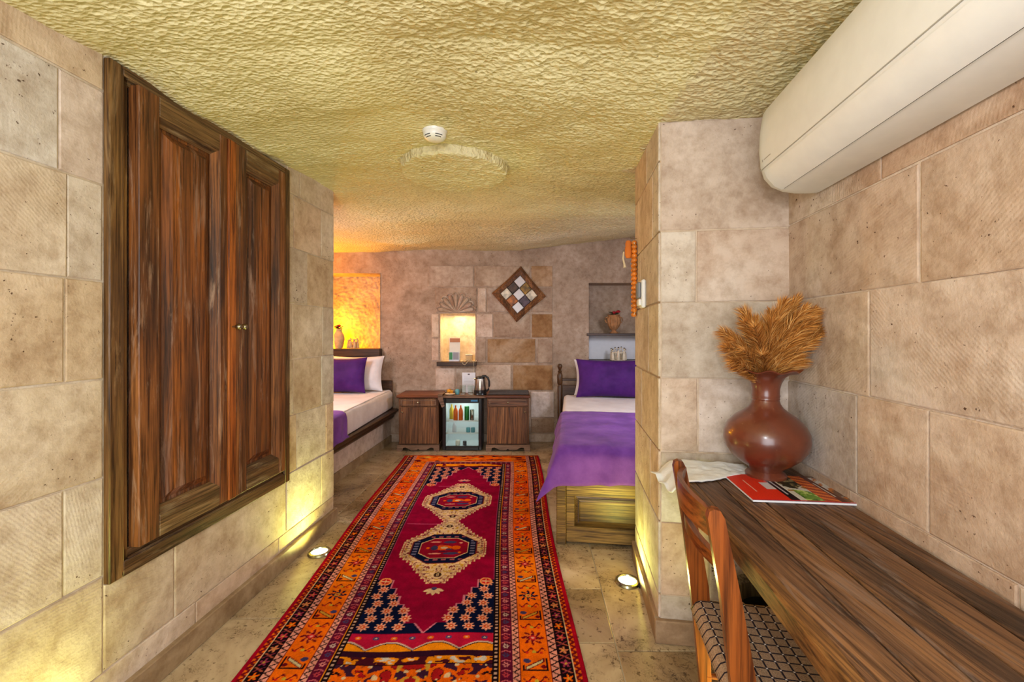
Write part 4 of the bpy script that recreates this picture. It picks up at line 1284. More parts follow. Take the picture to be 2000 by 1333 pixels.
    # abrash and wear
    C = C*(1+.09*vnoise(V*14, U*.6, 60)[..., None]+.07*fbm(U*30, V*30, 2, 61)[..., None]+.10*(rs.rand(ny, nx, 1)-.5))
    C = np.clip(C, 4, 250)
    # geometry: pile thickness, wavy sides
    xl = -1.176+(.09)*(V/ (4.76-1.678)); xr = .283+.004*(V/3.08)
    xl = xl+.010*np.sin(V*2.6+1)*1; xr = xr+.012*np.sin(V*2.2+.5)
    X = xl+(xr-xl)*(U/W_); Y = V0-V+.006*np.sin(U*9)
    Z = .011+.0012*(rs.rand(ny, nx)-.5)+.0015*vnoise(U*5, V*3, 71)
    Z[0, :] = .001; Z[-1, :] = .001; Z[:, 0] = .001; Z[:, -1] = .001
    Z[1, :] = .006
    return np.stack([X, Y, Z], -1), s2l(C)
rv, rc = make_rug()
rug = gridmesh('rug', rv, M['rug'], colors=rc, flip=True)
tag(rug, 'long red and orange patterned wool runner rug on the tiled floor', 'rug')

# ------------------------------------------------------------------ soft furnishing helpers
def pillow(w, h, t, seed=0, n=30, pinch=.09):
    """pillow standing in the local x-z plane, thickness along y; z from 0"""
    u = np.linspace(-1, 1, n); U, Vv = np.meshgrid(u, u)
    X = w/2*U*(1-pinch*(1-Vv**2)*np.abs(U)); Z = h/2*Vv*(1-pinch*(1-U**2)*np.abs(Vv))+h/2
    T = t/2*((1-U**6)*(1-Vv**6))**.5*(.55+.45*(1-U**2)*(1-Vv**2))
    T = T*(1+.10*fbm(U*2.5+seed, Vv*2.5, 3, seed))
    f = np.stack([X, -T, Z], -1); b = np.stack([X, T, Z], -1)
    mb = MB(); N = n*n
    fs = []
    for i in range(n-1):
        for j in range(n-1):
            a = i*n+j; fs.append((a, a+1, a+n+1, a+n)); fs.append((N+a+n, N+a+n+1, N+a+1, N+a))
    mb.add([tuple(p) for p in f.reshape(-1, 3)]+[tuple(p) for p in b.reshape(-1, 3)], fs)
    return mb

def put_pillow(name, w, h, t, loc, rotz, lean, mat, label, cat, seed, group=None):
    mb = pillow(w, h, t, seed)
    mb.xf(Matrix.Rotation(-lean, 4, 'X'))
    lo = min(v[2] for v in mb.v)
    mb.v = [(a, b, c-lo) for a, b, c in mb.v]
    o = obj(name, mb, mat, None, smooth=True, loc=loc, rotz=rotz)
    return tag(o, label, cat, group)

def slab_soft(x0, x1, y0, y1, z0, z1, r=.03, n=26, m=40, seed=0, amp=.004):
    """rounded mattress block as a closed grid (superellipse edges)"""
    mb = MB().box(x0, x1, y0, y1, z0, z1, r)
    return mb

# ------------------------------------------------------------------ left bed
bl = thing('bed', 'bed on a white plinth at the left behind the wardrobe wall', 'bed', (-1.45, 3.25, 0), math.radians(0))
def LB(X, Y, Z): return (X+1.45, Y-3.25, Z)
def skew_box(xa, xb, wa, wb_, y0, y1, z0, z1):
    """box whose right side runs from xb at y0 to wb_ at y1"""
    vs = [(xa, y0, z0), (xb, y0, z0), (wb_, y1, z0), (wa, y1, z0), (xa, y0, z1), (xb, y0, z1), (wb_, y1, z1), (wa, y1, z1)]
    return MB().add([LB(*v) for v in vs], [(3, 2, 1, 0), (4, 5, 6, 7), (0, 1, 5, 4), (1, 2, 6, 5), (2, 3, 7, 6), (3, 0, 4, 7)])
obj('plinth', skew_box(-2.55, -1.62, -2.55, -1.485, 3.35, 5.33, 0, .335), M['plaster'], bl, label='white plastered plinth')
obj('plinth_skirting', skew_box(-2.5, -1.607, -2.5, -1.472, 3.36, 5.32, 0, .09), M['baseboard'], bl)
# moulded side rail (stepped profile swept along the side)
def rail_sweep():
    prof = [(0, .325), (.030, .325), (.045, .345), (.050, .37), (.070, .385), (.078, .405), (.098, .415), (.104, .432), (.085, .445), (0, .445)]
    A = (-1.56, 3.30); B2 = (-1.465, 5.235)
    vs = []; n = len(prof)
    for (x, y) in (A, B2):
        for d, z in prof: vs.append(LB(x+d, y-.05*d, z-.012))
    fs = [tuple(range(n)), tuple(range(2*n-1, n-1, -1))]
    for i in range(n):
        j = (i+1) % n; fs.append((i, i+n, j+n, j))
    return MB().add(vs, fs)
obj('side_rail', rail_sweep(), M['darkwood_y'], bl, smooth=False)
obj('headboard', MB().box(*[LB(-2.4, 0, 0)[0], LB(-1.452, 0, 0)[0]], 5.27-3.25, 5.30-3.25, .335, .765, .006), M['darkwood'], bl)
def mattress(name, fx, y0, y1, z0, z1, xl, par, mat, r=.045):
    """fx(y): right edge x. rounded cross-section swept in y with rounded ends"""
    prof = []
    ys = [y0, y0+.01, y0+.03, y0+.06]+list(np.linspace(y0+.2, y1-.2, 14))+[y1-.06, y1-.03, y1-.01, y1]
    vs = []; sec = 0
    for y in ys:
        e = min(y-y0, y1-y); k = r*(1-math.sqrt(max(0, 1-(1-min(1, e/r))**2))) if e < r else 0
        xr = fx(y)-k; xl_ = xl+k; zt = z1-k
        ring = [(xl_, z0), (xr-.01, z0), (xr, z0+.02)]
        for q in range(6):
            a = PI/2*q/5; ring.append((xr-r+r*math.cos(a), zt-r+r*math.sin(a)+.003*math.sin(y*9+q)))
        for q in range(7): ring.append((xr-r-(xr-r-xl_-r)*(q+1)/8, zt+.004*math.sin(y*7+q*1.3)))
        for q in range(6):
            a = PI/2+PI/2*q/5; ring.append((xl_+r+r*math.cos(a), zt-r+r*math.sin(a)))
        sec = len(ring)
        vs += [(x, y, z) for x, z in ring]
    fs = [tuple(range(sec)), tuple((len(ys)-1)*sec+i for i in range(sec))[::-1]]
    for i in range(len(ys)-1):
        for j in range(sec):
            k = (j+1) % sec; fs.append((i*sec+j, i*sec+k, (i+1)*sec+k, (i+1)*sec+j))
    return MB().add(vs, fs)
mt = mattress('m', lambda y: -1.452+.01*(y-3.3), 3.30, 5.255, .44, .655, -2.45, None, None)
mt.v = [LB(*v) for v in mt.v]
obj('mattress', mt, M['white_cloth'], bl, smooth=True)
# sheet fold line on top
obj('sheet_hem', MB().tube([LB(-1.475, 3.6, .652), LB(-1.468, 4.6, .654), LB(-1.462, 5.15, .652)], .006, 6), M['white_cloth'], bl, smooth=True)
put_pillow('pillow', .62, .42, .16, (-1.82, 5.06, .66), math.radians(4), math.radians(14), M['white_cloth'], 'white pillow behind the purple cushion on the left bed', 'pillow', 2)
put_pillow('cushion', .52, .41, .15, (-1.915, 4.90, .66), math.radians(3), math.radians(12), M['purple_cush'], 'square purple cushion on the left bed', 'cushion', 5)
def throw_left():
    # purple throw over the foot part of the left mattress, hanging to the rail
    n, m = 40, 40
    y = np.linspace(3.28, 3.78, m)
    prof = [(-2.40, .662), (-1.9, .663), (-1.52, .664), (-1.475, .660), (-1.446, .640), (-1.437, .60), (-1.430, .53), (-1.424, .46), (-1.400, .446)]
    ln = np.concatenate([[0], np.cumsum([math.hypot(b[0]-a[0], b[1]-a[1]) for a, b in zip(prof[:-1], prof[1:])])])
    t = np.linspace(0, ln[-1], n)
    X = np.interp(t, ln, [p[0] for p in prof]); Z = np.interp(t, ln, [p[1] for p in prof])
    XX = np.repeat(X[None], m, 0)+.006*np.sin(y*30)[:, None]*(t > 1.0)[None]; ZZ = np.repeat(Z[None], m, 0); YY = np.repeat(y[:, None], n, 1)
    YY = YY-.07*np.clip((t-1.0)/.3, 0, 1)[None]*((y-3.28)/.5)[:, None]
    return np.stack([XX, YY, ZZ], -1)
tl = gridmesh('throw_blanket', throw_left(), M['purple']); tag(tl, 'purple throw over the near end of the left bed', 'blanket')
q_ = tl.modifiers.new('t', 'SOLIDIFY'); q_.thickness = .006; q_.offset = 1

# wooden shelf below the left niche
sh = obj('niche_shelf', MB().box(-2.55, bx(745)+.012, -.09, .10, -.0, .0, 0) if False else MB().box(-2.5, -1.598, 5.25, 5.354, 1.045, 1.148, .005).box(-1.66, -1.598, 5.25, 5.354, 1.0, 1.044, .004), M['darkwood'])
tag(sh, 'thick dark wooden shelf under the orange-lit niche', 'shelf')

# ------------------------------------------------------------------ right bed (rotated frame)
RB = Vector((.282, 2.765, 0)); RR = ANG_P
br = thing('bed', 'carved wooden single bed with purple blanket behind the right pier', 'bed', RB, RR)
BW, BLn = 1.0, 2.42
obj('post', MB().box(0, .062, 0, .062, 0, .41, .006), M['footwood'], br)
obj('post', MB().box(BW-.06, BW, 0, .06, 0, .41, .006), M['footwood'], br)
# footboard frame and raised panel
obj('foot_rail', MB().box(.062, BW-.06, .006, .04, .31, .42, .004), M['footwood'], br)
obj('foot_rail', MB().box(.062, BW-.06, .006, .04, .018, .115, .004), M['footwood'], br)
obj('foot_stile', MB().box(.0625, .115, .008, .04, .116, .309, .003), M['footwood'], br)
obj('foot_stile', MB().box(BW-.115, BW-.0605, .008, .04, .116, .309, .003), M['footwood'], br)
def raised(x0, x1, z0, z1, y0, y1, m):
    o_ = [(x0, z0), (x1, z0), (x1, z1), (x0, z1)]; n_ = [(x0+m, z0+m), (x1-m, z0+m), (x1-m, z1-m), (x0+m, z1-m)]
    vs = [(a, y0, b) for a, b in o_]+[(a, y1, b) for a, b in n_]+[(a, y0+.02, b) for a, b in o_]
    return MB().add(vs, [(i, (i+1) % 4, (i+1) % 4+4, i+4) for i in range(4)]+[(4, 5, 6, 7), (11, 10, 9, 8)]+[(i, i+8, (i+1) % 4+8, (i+1) % 4) for i in range(4)])
obj('foot_panel', raised(.1155, BW-.1155, .1165, .3085, .030, .016, .035), M['footwood'], br)
obj('foot_panel_bead', MB().box(.135, BW-.13, .013, .018, .284, .294), M['darkwood'], br)
obj('foot_panel_bead', MB().box(.135, .143, .013, .018, .14, .284), M['darkwood'], br)
obj('side_panel', MB().box(.006, .032, .063, BLn-.02, .02, .41, .004), M['footwood'], br)
obj('side_panel', MB().box(BW-.034, BW-.006, .063, BLn-.02, .02, .41, .004), M['footwood'], br)
mt = mattress('m', lambda y: BW-.01, .035, BLn-.03, .412, .617, .012, None, None)
obj('mattress', mt, M['white_cloth'], br, smooth=True)
for x_ in (-.036, BW+.03):
    pr = [(.028, 0), (.028, .70), (.020, .72), (.031, .74), (.031, .84), (.018, .865), (.024, .88), (.014, .895), (.020, .915), (.029, .935), (.029, .95), (.018, .968), (.001, .972)]
    obj('post', MB().lathe(pr, 16, (x_, BLn+.02, 0)), M['darkwood_z'], br, smooth=True)
obj('head_rail', MB().box(-.008, BW, BLn, BLn+.03, .77, .80, .004), M['darkwood'], br)
obj('head_panel', MB().box(-.008, BW, BLn+.006, BLn+.024, .40, .72, .004), M['block_brown'] if False else M['darkwood'], br)
Rm = Matrix.Translation(RB) @ Matrix.Rotation(RR, 4, 'Z')
def rw(x, y, z): return tuple(Rm @ Vector((x, y, z)))
put_pillow('pillow', .74, .42, .16, rw(.50, 2.30, .62), RR, math.radians(14), M['white_cloth'], 'white pillow behind the purple cushion on the right bed', 'pillow', 8)
put_pillow('cushion', .80, .435, .16, rw(.55, 2.14, .62), RR, math.radians(13), M['purple_cush'], 'wide purple cushion on the right bed', 'cushion', 11)
def throw_right():
    # closed drape over foot end: parametrised by (across, along)
    n, m = 70, 70
    # along: from y=1.22 (fold) to foot y~0 then down the front to z .40
    yl = [(1.24, .626), (.7, .628), (.12, .627), (.05, .622), (.018, .605), (-.006, .57), (-.016, .50), (-.026, .43), (-.030, .395)]
    ln = np.concatenate([[0], np.cumsum([math.hypot(b[0]-a[0], b[1]-a[1]) for a, b in zip(yl[:-1], yl[1:])])])
    t = np.linspace(0, ln[-1], m); Ya = np.interp(t, ln, [p[0] for p in yl]); Za = np.interp(t, ln, [p[1] for p in yl])
    # across: down the left side then over
    xl = [(-.030, -.26), (-.022, -.18), (-.012, -.10), (-.002, -.04), (.014, -.012), (.045, 0), (.3, .0), (.6, 0), (.985, 0)]
    l2 = np.concatenate([[0], np.cumsum([math.hypot(b[0]-a[0], b[1]-a[1]) for a, b in zip(xl[:-1], xl[1:])])])
    s_ = np.concatenate([np.linspace(0, .30, 30), np.linspace(.31, l2[-1], n-30)]); Xa = np.interp(s_, l2, [p[0] for p in xl]); Dz = np.interp(s_, l2, [p[1] for p in xl])
    fr_ = np.clip((t-1.20)/(ln[-1]-1.20), 0, 1)          # 0 on top .. 1 at front hem
    X = np.repeat(Xa[None], m, 0); Y = np.repeat(Ya[:, None], n, 1)
    sidefrac = np.clip(-Dz/.26, 0, 1)
    hang = .55+.45*np.clip((1.24-Ya)/1.24, 0, 1)
    Z = Za[:, None]+Dz[None]*hang[:, None]*(1-.62*fr_)[:, None]
    # flare of the corner
    X = X-(.055*sidefrac[None]**1.2*(.25+.75*np.clip(1-Ya/.5, 0, 1))[:, None])-.03*fr_[:, None]*sidefrac[None]
    Y = Y-(.045*fr_[:, None]*sidefrac[None])
    # folds
    fold = np.exp(-((X-.33)/.035)**2)*.022-np.exp(-((X-.26)/.03)**2)*.008
    Y = Y-fold*fr_[:, None]**.7
    Z = Z+.012*np.exp(-((X-.30-.1*(Y))/.04)**2)*np.clip(1-Y/.25, 0, 1)*(1-fr_)[:, None]
    Z = Z+.004*fbm(X*7, Y*7, 3, 8)*(1-fr_)[:, None]
    Z = Z-.010*fr_[:, None]*np.sin(X*9+1)
    X = X+.008*np.sin(Y*16)*sidefrac[None]
    return np.stack([X, Y, Z], -1)
tr = gridmesh('throw_blanket', throw_right(), M['purple'], loc=tuple(RB), rotz=RR); tag(tr, 'purple velvet blanket draped over the foot of the right bed', 'blanket')
q_ = tr.modifiers.new('t', 'SOLIDIFY'); q_.thickness = .007; q_.offset = 1

# shelf in the right niche
s3 = thing('niche_shelf', 'brown wooden shelf across the dark niche above the right bed', 'shelf', (0, YB, 0))
obj('board', MB().box(bx(1146), 1.79, -.03, .25, 1.305, 1.335, .003), M['darkwood'], s3)
obj('under_panel', MB().box(bx(1151), 1.775, .262, .275, 1.0, 1.304), M['paper'], s3, label='pale grey-blue back panel below the shelf')

# ------------------------------------------------------------------ nightstands and minibar
def scallop_plinth(x0, x1, y0, y1, h):
    w = x1-x0; pts = [(x0, 0), (x0+w*.12, 0), (x0+w*.14, h*.55), (x0+w*.2, h*.62), (x0+w*.33, h*.18), (x0+w*.46, h*.2), (x0+w*.5, h*.42), (x0+w*.54, h*.2), (x0+w*.67, h*.18), (x0+w*.8, h*.62), (x0+w*.86, h*.55), (x0+w*.88, 0), (x1, 0), (x1, h), (x0, h)]
    return MB().prism(pts, y0, y1, 'y')
def nightstand(x0, x1, yf, ztop, label, drawer_mat, knob_side, topover):
    o = thing('nightstand', label, 'cabinet', ((x0+x1)/2, yf, 0), 0)
    w = (x1-x0)/2; yb = YB-yf-.035
    obj('carcass', MB().box(-w, w, .018, yb, .075, ztop-.03, .003), M['cab'], o)
    obj('plinth', scallop_plinth(-w-.012, w+.012, -.008, .012, .075), M['cab_plinth'], o)
    obj('plinth_side', MB().box(-w-.01, -w+.008, .013, yb, 0, .074), M['cab_plinth'], o)
    obj('plinth_side', MB().box(w-.008, w+.01, .013, yb, 0, .074), M['cab_plinth'], o)
    obj('top', MB().box(-w-topover, w+.014, -.022, yb, ztop-.03, ztop, .006), M['cab_top'], o)
    dr = obj('drawer', MB().box(-w+.012, w-.012, -.002, .017, ztop-.125, ztop-.04, .004), drawer_mat, o)
    fr2 = MB().box(-w+.03, w-.03, -.006, -.0025, ztop-.112, ztop-.106).box(-w+.03, w-.03, -.006, -.0025, ztop-.058, ztop-.052).box(-w+.03, -w+.036, -.006, -.0025, ztop-.106, ztop-.058).box(w-.036, w-.03, -.006, -.0025, ztop-.106, ztop-.058)
    obj('drawer_bead', fr2, M['cab_plinth'], dr)
    kb = MB().lathe([(.004, 0), (.004, .008), (.010, .014), (.010, .020), (.001, .024)], 12).xf(Matrix.Translation((0, -.006, ztop-.082)) @ Matrix.Rotation(PI/2, 4, 'X'))
    obj('knob', kb, M['brass'], dr, smooth=True)
    # plank door
    d = obj('door', MB().box(-w+.012, w-.012, .010, .017, .085, ztop-.135), M['cab'], o)
    npk = 4
    for k in range(npk):
        a = -w+.014+(2*w-.028)*k/npk; b_ = -w+.014+(2*w-.028)*(k+1)/npk
        obj('door_plank', MB().box(a+.001, b_-.001, -.002, .010, .087, ztop-.137, .0025), M['cab'], d)
    kb = MB().lathe([(.004, 0), (.004, .006), (.009, .012), (.001, .019)], 12).xf(Matrix.Translation((knob_side*(w-.045), -.002, ztop-.19)) @ Matrix.Rotation(PI/2, 4, 'X'))
    obj('knob', kb, M['brass'], d, smooth=True)
    return o
YC = 4.92
NZ = .635
nl = nightstand((778-1000)/FPX*YC, (856-1000)/FPX*YC, YC, NZ, 'wooden nightstand with a drawer left of the mini fridge', M['cab'], -1, .02)
nr_ = nightstand((951-1000)/FPX*YC, (1033-1000)/FPX*YC, YC, NZ, 'wooden nightstand with a pale drawer right of the mini fridge', M['cab_drawer'], 1, .014)
# small dark runner lying on the right nightstand
rx0, rx1 = (952-1000)/FPX*YC, (1034-1000)/FPX*YC
lace = obj('table_runner', MB().box(rx0+.005, rx1-.002, YC+.02, YC+.38, NZ+.001, NZ+.006, .002), M['lace']); tag(lace, 'black lace runner on the right nightstand', 'runner')
n2_ = obj('table_runner', MB().add([((858-1000)/FPX*YC-.01+a, YC+b, c) for a, b, c in [(0, -.034, .646), (.05, -.034, .646), (.075, -.036, .52), (.045, -.037, .50), (.0, -.03, .60), (0, .2, .6465), (.05, .2, .6465)]], [(0, 1, 2, 3, 4), (0, 5, 6, 1)]), M['cab_plinth'])
tag(n2_, 'small pinkish cloth corner hanging off the left nightstand', 'cloth')
q_ = n2_.modifiers.new('t', 'SOLIDIFY'); q_.thickness = .003
# fridge
YF = 4.93
fx0, fx1 = (864-1000)/FPX*YF, (941-1000)/FPX*YF; fz1 = .598
F_ = thing('mini_fridge', 'black mini fridge with a glass door between the two nightstands', 'fridge', ((fx0+fx1)/2, YF, 0))
fw_ = (fx1-fx0)/2; fd = .36
mb = MB().box(-fw_, -fw_+.02, .03, fd, .012, fz1).box(fw_-.02, fw_, .03, fd, .012, fz1).box(-fw_+.02, fw_-.02, .03, fd, .012, .04).box(-fw_+.02, fw_-.02, .03, fd, fz1-.03, fz1).box(-fw_+.02, fw_-.02, fd-.02, fd, .04, fz1-.03)
obj('cabinet', mb, M['black'], F_)
mb = MB().add([(-fw_+.021, .03, .041), (fw_-.021, .03, .041), (fw_-.021, fd-.021, .041), (-fw_+.021, fd-.021, .041), (-fw_+.021, .03, fz1-.031), (fw_-.021, .03, fz1-.031), (fw_-.021, fd-.021, fz1-.031), (-fw_+.021, fd-.021, fz1-.031)],
              [(0, 1, 2, 3), (7, 6, 5, 4), (3, 2, 6, 7), (0, 3, 7, 4), (1, 5, 6, 2)])
obj('liner', mb, M['fridge_in'], F_)
fr_w = .038
mb = MB().box(-fw_, -fw_+fr_w, 0, .028, .012, fz1, .004).box(fw_-fr_w, fw_, 0, .028, .012, fz1, .004).box(-fw_+fr_w, fw_-fr_w, 0, .028, .012, .055, .004).box(-fw_+fr_w, fw_-fr_w, 0, .028, fz1-.055, fz1, .004)
dr = obj('door', mb, M['black'], F_)
obj('door_glass', MB().box(-fw_+fr_w, fw_-fr_w, .012, .016, .055, fz1-.055), M['fridge_glass'], dr)
obj('badge', MB().box(.10, .175, -.002, -.0003, fz1-.036, fz1-.018), M['blue'], dr, label='small blue maker badge')
for z in (.19, .33):
    mb = MB()
    for k in range(9): mb.box(-fw_+.025, fw_-.025, .05+k*.032, .053+k*.032, z, z+.003)
    mb.box(-fw_+.025, fw_-.025, .047, .052, z-.003, z+.008)
    obj('wire_shelf', mb, M['white_pl'], F_)
for sx in (-1, 1):
    for yy in (.06, .32): obj('foot', MB().lathe([(.015, 0), (.015, .0125)], 10, (sx*(fw_-.04), yy, 0)), M['black'], F_)
light('fridge_lamp', 'AREA', (0, .16, fz1-.036), 1.0, (.92, 1.0, 1.0), .15, (0, 0, 0), parent=F_)
fcx = (fx0+fx1)/2
def bottle(name, x, y, z, r, h, mat, label, cat, group, neck=True):
    p = [(r*.9, 0), (r, .004), (r, h*.6), (r*.8, h*.72), (r*.35, h*.85), (r*.33, h), (.001, h)] if neck else [(r*.9, 0), (r, .006), (r, h-.006), (r*.85, h), (.001, h-.001)]
    o = obj(name, MB().lathe(p, 16), mat, None, smooth=True, loc=(x, y, z)); return tag(o, label, cat, group)
for k, dx in enumerate((-.085, -.025)):
    bottle('juice_bottle', fcx+dx, YF+.09, .3345, .026, .17, M['orange_drink'], ['orange juice bottle on the top fridge shelf, at the left', 'orange juice bottle on the top fridge shelf, beside the green can'][k], 'bottle', 'bottles in the fridge')
bottle('drink_can', fcx+.045, YF+.09, .3345, .028, .16, M['green_drink'], 'green drink can on the top fridge shelf', 'can', None, False)
bottle('juice_bottle', fcx-.14, YF+.16, .3345, .026, .17, M['yellow_drink'], 'yellow drink bottle at the back left of the top fridge shelf', 'bottle', 'bottles in the fridge')
for k, dx in enumerate((.06, .115)):
    bottle('water_cup', fcx+dx, YF+.09, .1945, .024, .055, M['teal'], ['blue water cup on the middle fridge shelf', 'blue water cup nearest the right side of the fridge'][k], 'cup', 'cups in the fridge', False)
bottle('water_cup', fcx+.02, YF+.09, .0425, .022, .05, M['ink_dk'], 'dark cup on the fridge floor', 'cup', 'cups in the fridge', False)
bottle('water_bottle', fcx-.10, YF+.10, .1945, .024, .115, M['paper'], 'clear white water bottle on the middle fridge shelf', 'bottle', None)
bottle('yoghurt_cup', fcx-.06, YF+.10, .0425, .028, .06, M['paper_warm'], 'pale cup at the left of the fridge floor', 'cup', None, False)
bottle('drink_can', fcx+.105, YF+.10, .3345, .026, .12, M['steel'], 'silver drink can at the right of the top fridge shelf', 'can', None, False)
# plank bridging over the fridge
bp = obj('shelf_board', MB().box((864-1000)/FPX*4.93, (949-1000)/FPX*4.93, 4.925, YB-.03, .6005, .6255, .003), M['cab_plinth']); tag(bp, 'thin wooden board lying over the mini fridge', 'board')
TZ = .626
# card behind glasses
def at4(px): return (px-1000)/FPX*5.05
cd = thing('info_card', 'white printed card standing behind the glasses above the fridge', 'card', (at4(913), 5.20, TZ), 0)
obj('sheet', MB().box(-.078, .078, 0, .004, 0, .24), M['paper'], cd)
obj('print', MB().box(-.012, .012, -.0012, -.0002, .212, .226), M['ink_dk'], cd)
for k in range(7): obj('print', MB().box(-.055, .055, -.0012, -.0002, .185-k*.018, .187-k*.018), M['ink'], cd)
for k, px in enumerate((904, 919)):
    g = obj('tumbler', MB().lathe([(.001, .003), (.028, .003), (.030, .001), (.033, .05), (.036, .105), (.034, .105), (.031, .05), (.027, .008), (.001, .007)], 20, cap=False), M['glassware'], None, smooth=True, loc=(at4(px), 5.06, TZ))
    tag(g, ['clear glass tumbler above the fridge, the left one of two', 'clear glass tumbler above the fridge, next to the kettle'][k], 'glass', 'tumblers above the fridge')
# kettle
K = thing('kettle', 'steel and black electric kettle above the fridge', 'kettle', (at4(938), 5.04, TZ), math.radians(0))
obj('base', MB().lathe([(.075, 0), (.078, .006), (.074, .020), (.001, .021)], 28), M['black'], K, smooth=True)
obj('foot_band', MB().lathe([(.068, .021), (.072, .024), (.070, .055), (.001, .056)], 28), M['black'], K, smooth=True)
obj('body', MB().lathe([(.070, .056), (.0705, .06), (.062, .15), (.056, .185), (.001, .186)], 32), M['steel'], K, smooth=True)
obj('lid', MB().lathe([(.056, .186), (.057, .192), (.050, .206), (.02, .214), (.001, .215)], 28), M['black'], K, smooth=True)
obj('spout', MB().add([(-.045, -.02, .18), (-.045, .02, .18), (-.078, 0, .188), (-.05, -.012, .150), (-.05, .012, .150), (-.045, 0, .19)], [(0, 2, 3), (1, 4, 2), (0, 5, 2), (1, 2, 5), (3, 2, 4), (0, 3, 4, 1)]), M['steel'], K)
obj('handle', MB().tube([(.02, 0, .212), (.06, 0, .215), (.090, 0, .195), (.104, 0, .15), (.104, 0, .10), (.095, 0, .06), (.070, 0, .035)], [.012, .012, .012, .012, .012, .011, .010], 10), M['black'], K, smooth=True)
# gold-foil snacks dish
SN = thing('snack_dish', 'small dish with gold wrapped sachets left of the glasses', 'dish', (at4(880), 5.0, NZ-.004))
SN.location.z = TZ
obj('dish', MB().lathe([(.03, 0), (.034, .003), (.058, .014), (.060, .016), (.054, .014), (.03, .006), (.001, .006)], 24, cap=False), M['ceramic'], SN, smooth=True)
for k in range(4):
    a = k*1.6; s0 = MB().box(-.024, .024, -.003, .003, -.018, .018, .002).xf(Matrix.Translation((.015*math.cos(a), .012*math.sin(a), .036+.006*k)) @ Matrix.Rotation(.6+a, 4, 'Z') @ Matrix.Rotation(.5-.2*k, 4, 'X'))
    obj('sachet', s0, M['gold_foil'], SN)
CB = obj('glass_pot', MB().lathe([(.022, 0), (.026, .01), (.028, .045), (.022, .055), (.020, .06), (.001, .062)], 18), M['teal'], None, smooth=True, loc=(at4(893), 5.06, TZ)); tag(CB, 'small greenish pot between the dish and the glasses', 'pot')

# ------------------------------------------------------------------ central niche: sill, cards, cord
sl = obj('niche_sill', MB().box(bx(855), bx(931), YB-.085, YB+.10, N2[2]-.048, N2[2]+.002, .004), M['darkwood']); tag(sl, 'dark wooden sill under the small lit niche', 'sill')
light('niche_lamp', 'AREA', ((N2[0]+N2[1])/2+.02, YB+.10, N2[3]-.012), 4.2, (1.0, .60, .20), .16)
def nx2(px): return (px-1000)/FPX*5.40
zb = N2[2]+.003
ST = thing('leaflet_stand', 'clear leaflet stand with white leaflets inside the small lit niche', 'leaflet', (nx2(887.5), 5.44, zb), 0)
obj('holder', MB().box(-.066, .066, 0, .004, 0, .29), M['paper_warm'], ST)
obj('leaflet_header', MB().box(-.060, .064, -.003, -.0005, .235, .285), M['tan_print'], ST)
obj('leaflet', MB().box(-.070, .055, -.022, -.018, 0, .115), M['paper'], ST)
obj('leaflet_print', MB().box(-.068, -.026, -.0245, -.0225, .02, .11), M['green_print'], ST)
obj('leaflet_print', MB().box(-.018, .050, -.0245, -.0225, .02, .11), M['ink'], ST)
TP = thing('coiled_cord', 'curly cream cord lying over the sill of the small lit niche', 'cord', (nx2(915), YB-.05, zb))
hel = []
for i in range(120):
    t = i/119; hel.append((-.05+.16*t, .009*math.cos(t*60)-.01, .012+.012*math.sin(t*60)+.012*math.sin(t*6)))
obj('coil', MB().tube(hel, .0028, 6), M['string'], TP, smooth=True)
obj('loop', MB().tube([(-.05, -.02, .012), (-.068, -.034, .010), (-.06, -.04, -.02), (-.03, -.042, -.035), (-.01, -.04, -.012), (.01, -.03, .01)], .0028, 6), M['string'], TP, smooth=True)
obj('hanging_string', MB().tube([(.075, -.03, .012), (.077, -.042, -.01), (.077, -.042, -.12), (.076, -.02, -.20)], .0016, 6), M['string'], TP)
GD = thing('small_box', 'small beige box at the right of the lit niche behind the cord', 'box', (nx2(914), YB+.10, zb))
obj('box_body', MB().box(-.035, .05, 0, .06, 0, .07, .004), M['clay'], GD)
obj('box_lid', MB().box(-.04, .055, -.004, .064, .0705, .085, .003), M['ceramic'], GD)

# ------------------------------------------------------------------ diamond mirror on the back wall
MR = thing('diamond_mirror', 'diamond-shaped wooden frame with nine mirror and coloured glass panes', 'mirror', (bx(1013.5), YB-.011, bh(575.5)), 0)
cr = [Vector((bx(1017.5)-bx(1013.5), 0, bh(521)-bh(575.5))), Vector((bx(1066.5)-bx(1013.5), 0, bh(579.5)-bh(575.5))), Vector((bx(1009)-bx(1013.5), 0, bh(630)-bh(575.5))), Vector((bx(960.5)-bx(1013.5), 0, bh(573.5)-bh(575.5)))]
def bil(u, v, k=1.0):    # u,v in 0..1 over the diamond: top corner (0,0), right (1,0), bottom (1,1), left (0,1)
    p = cr[0]*(1-u)*(1-v)+cr[1]*u*(1-v)+cr[2]*u*v+cr[3]*(1-u)*v
    return p*k
fr0 = .155
names = [((0, 0), (1, 0)), ((1, 0), (1, 1)), ((1, 1), (0, 1)), ((0, 1), (0, 0))]
def inn(c): return (fr0 if c[0] == 0 else 1-fr0, fr0 if c[1] == 0 else 1-fr0)
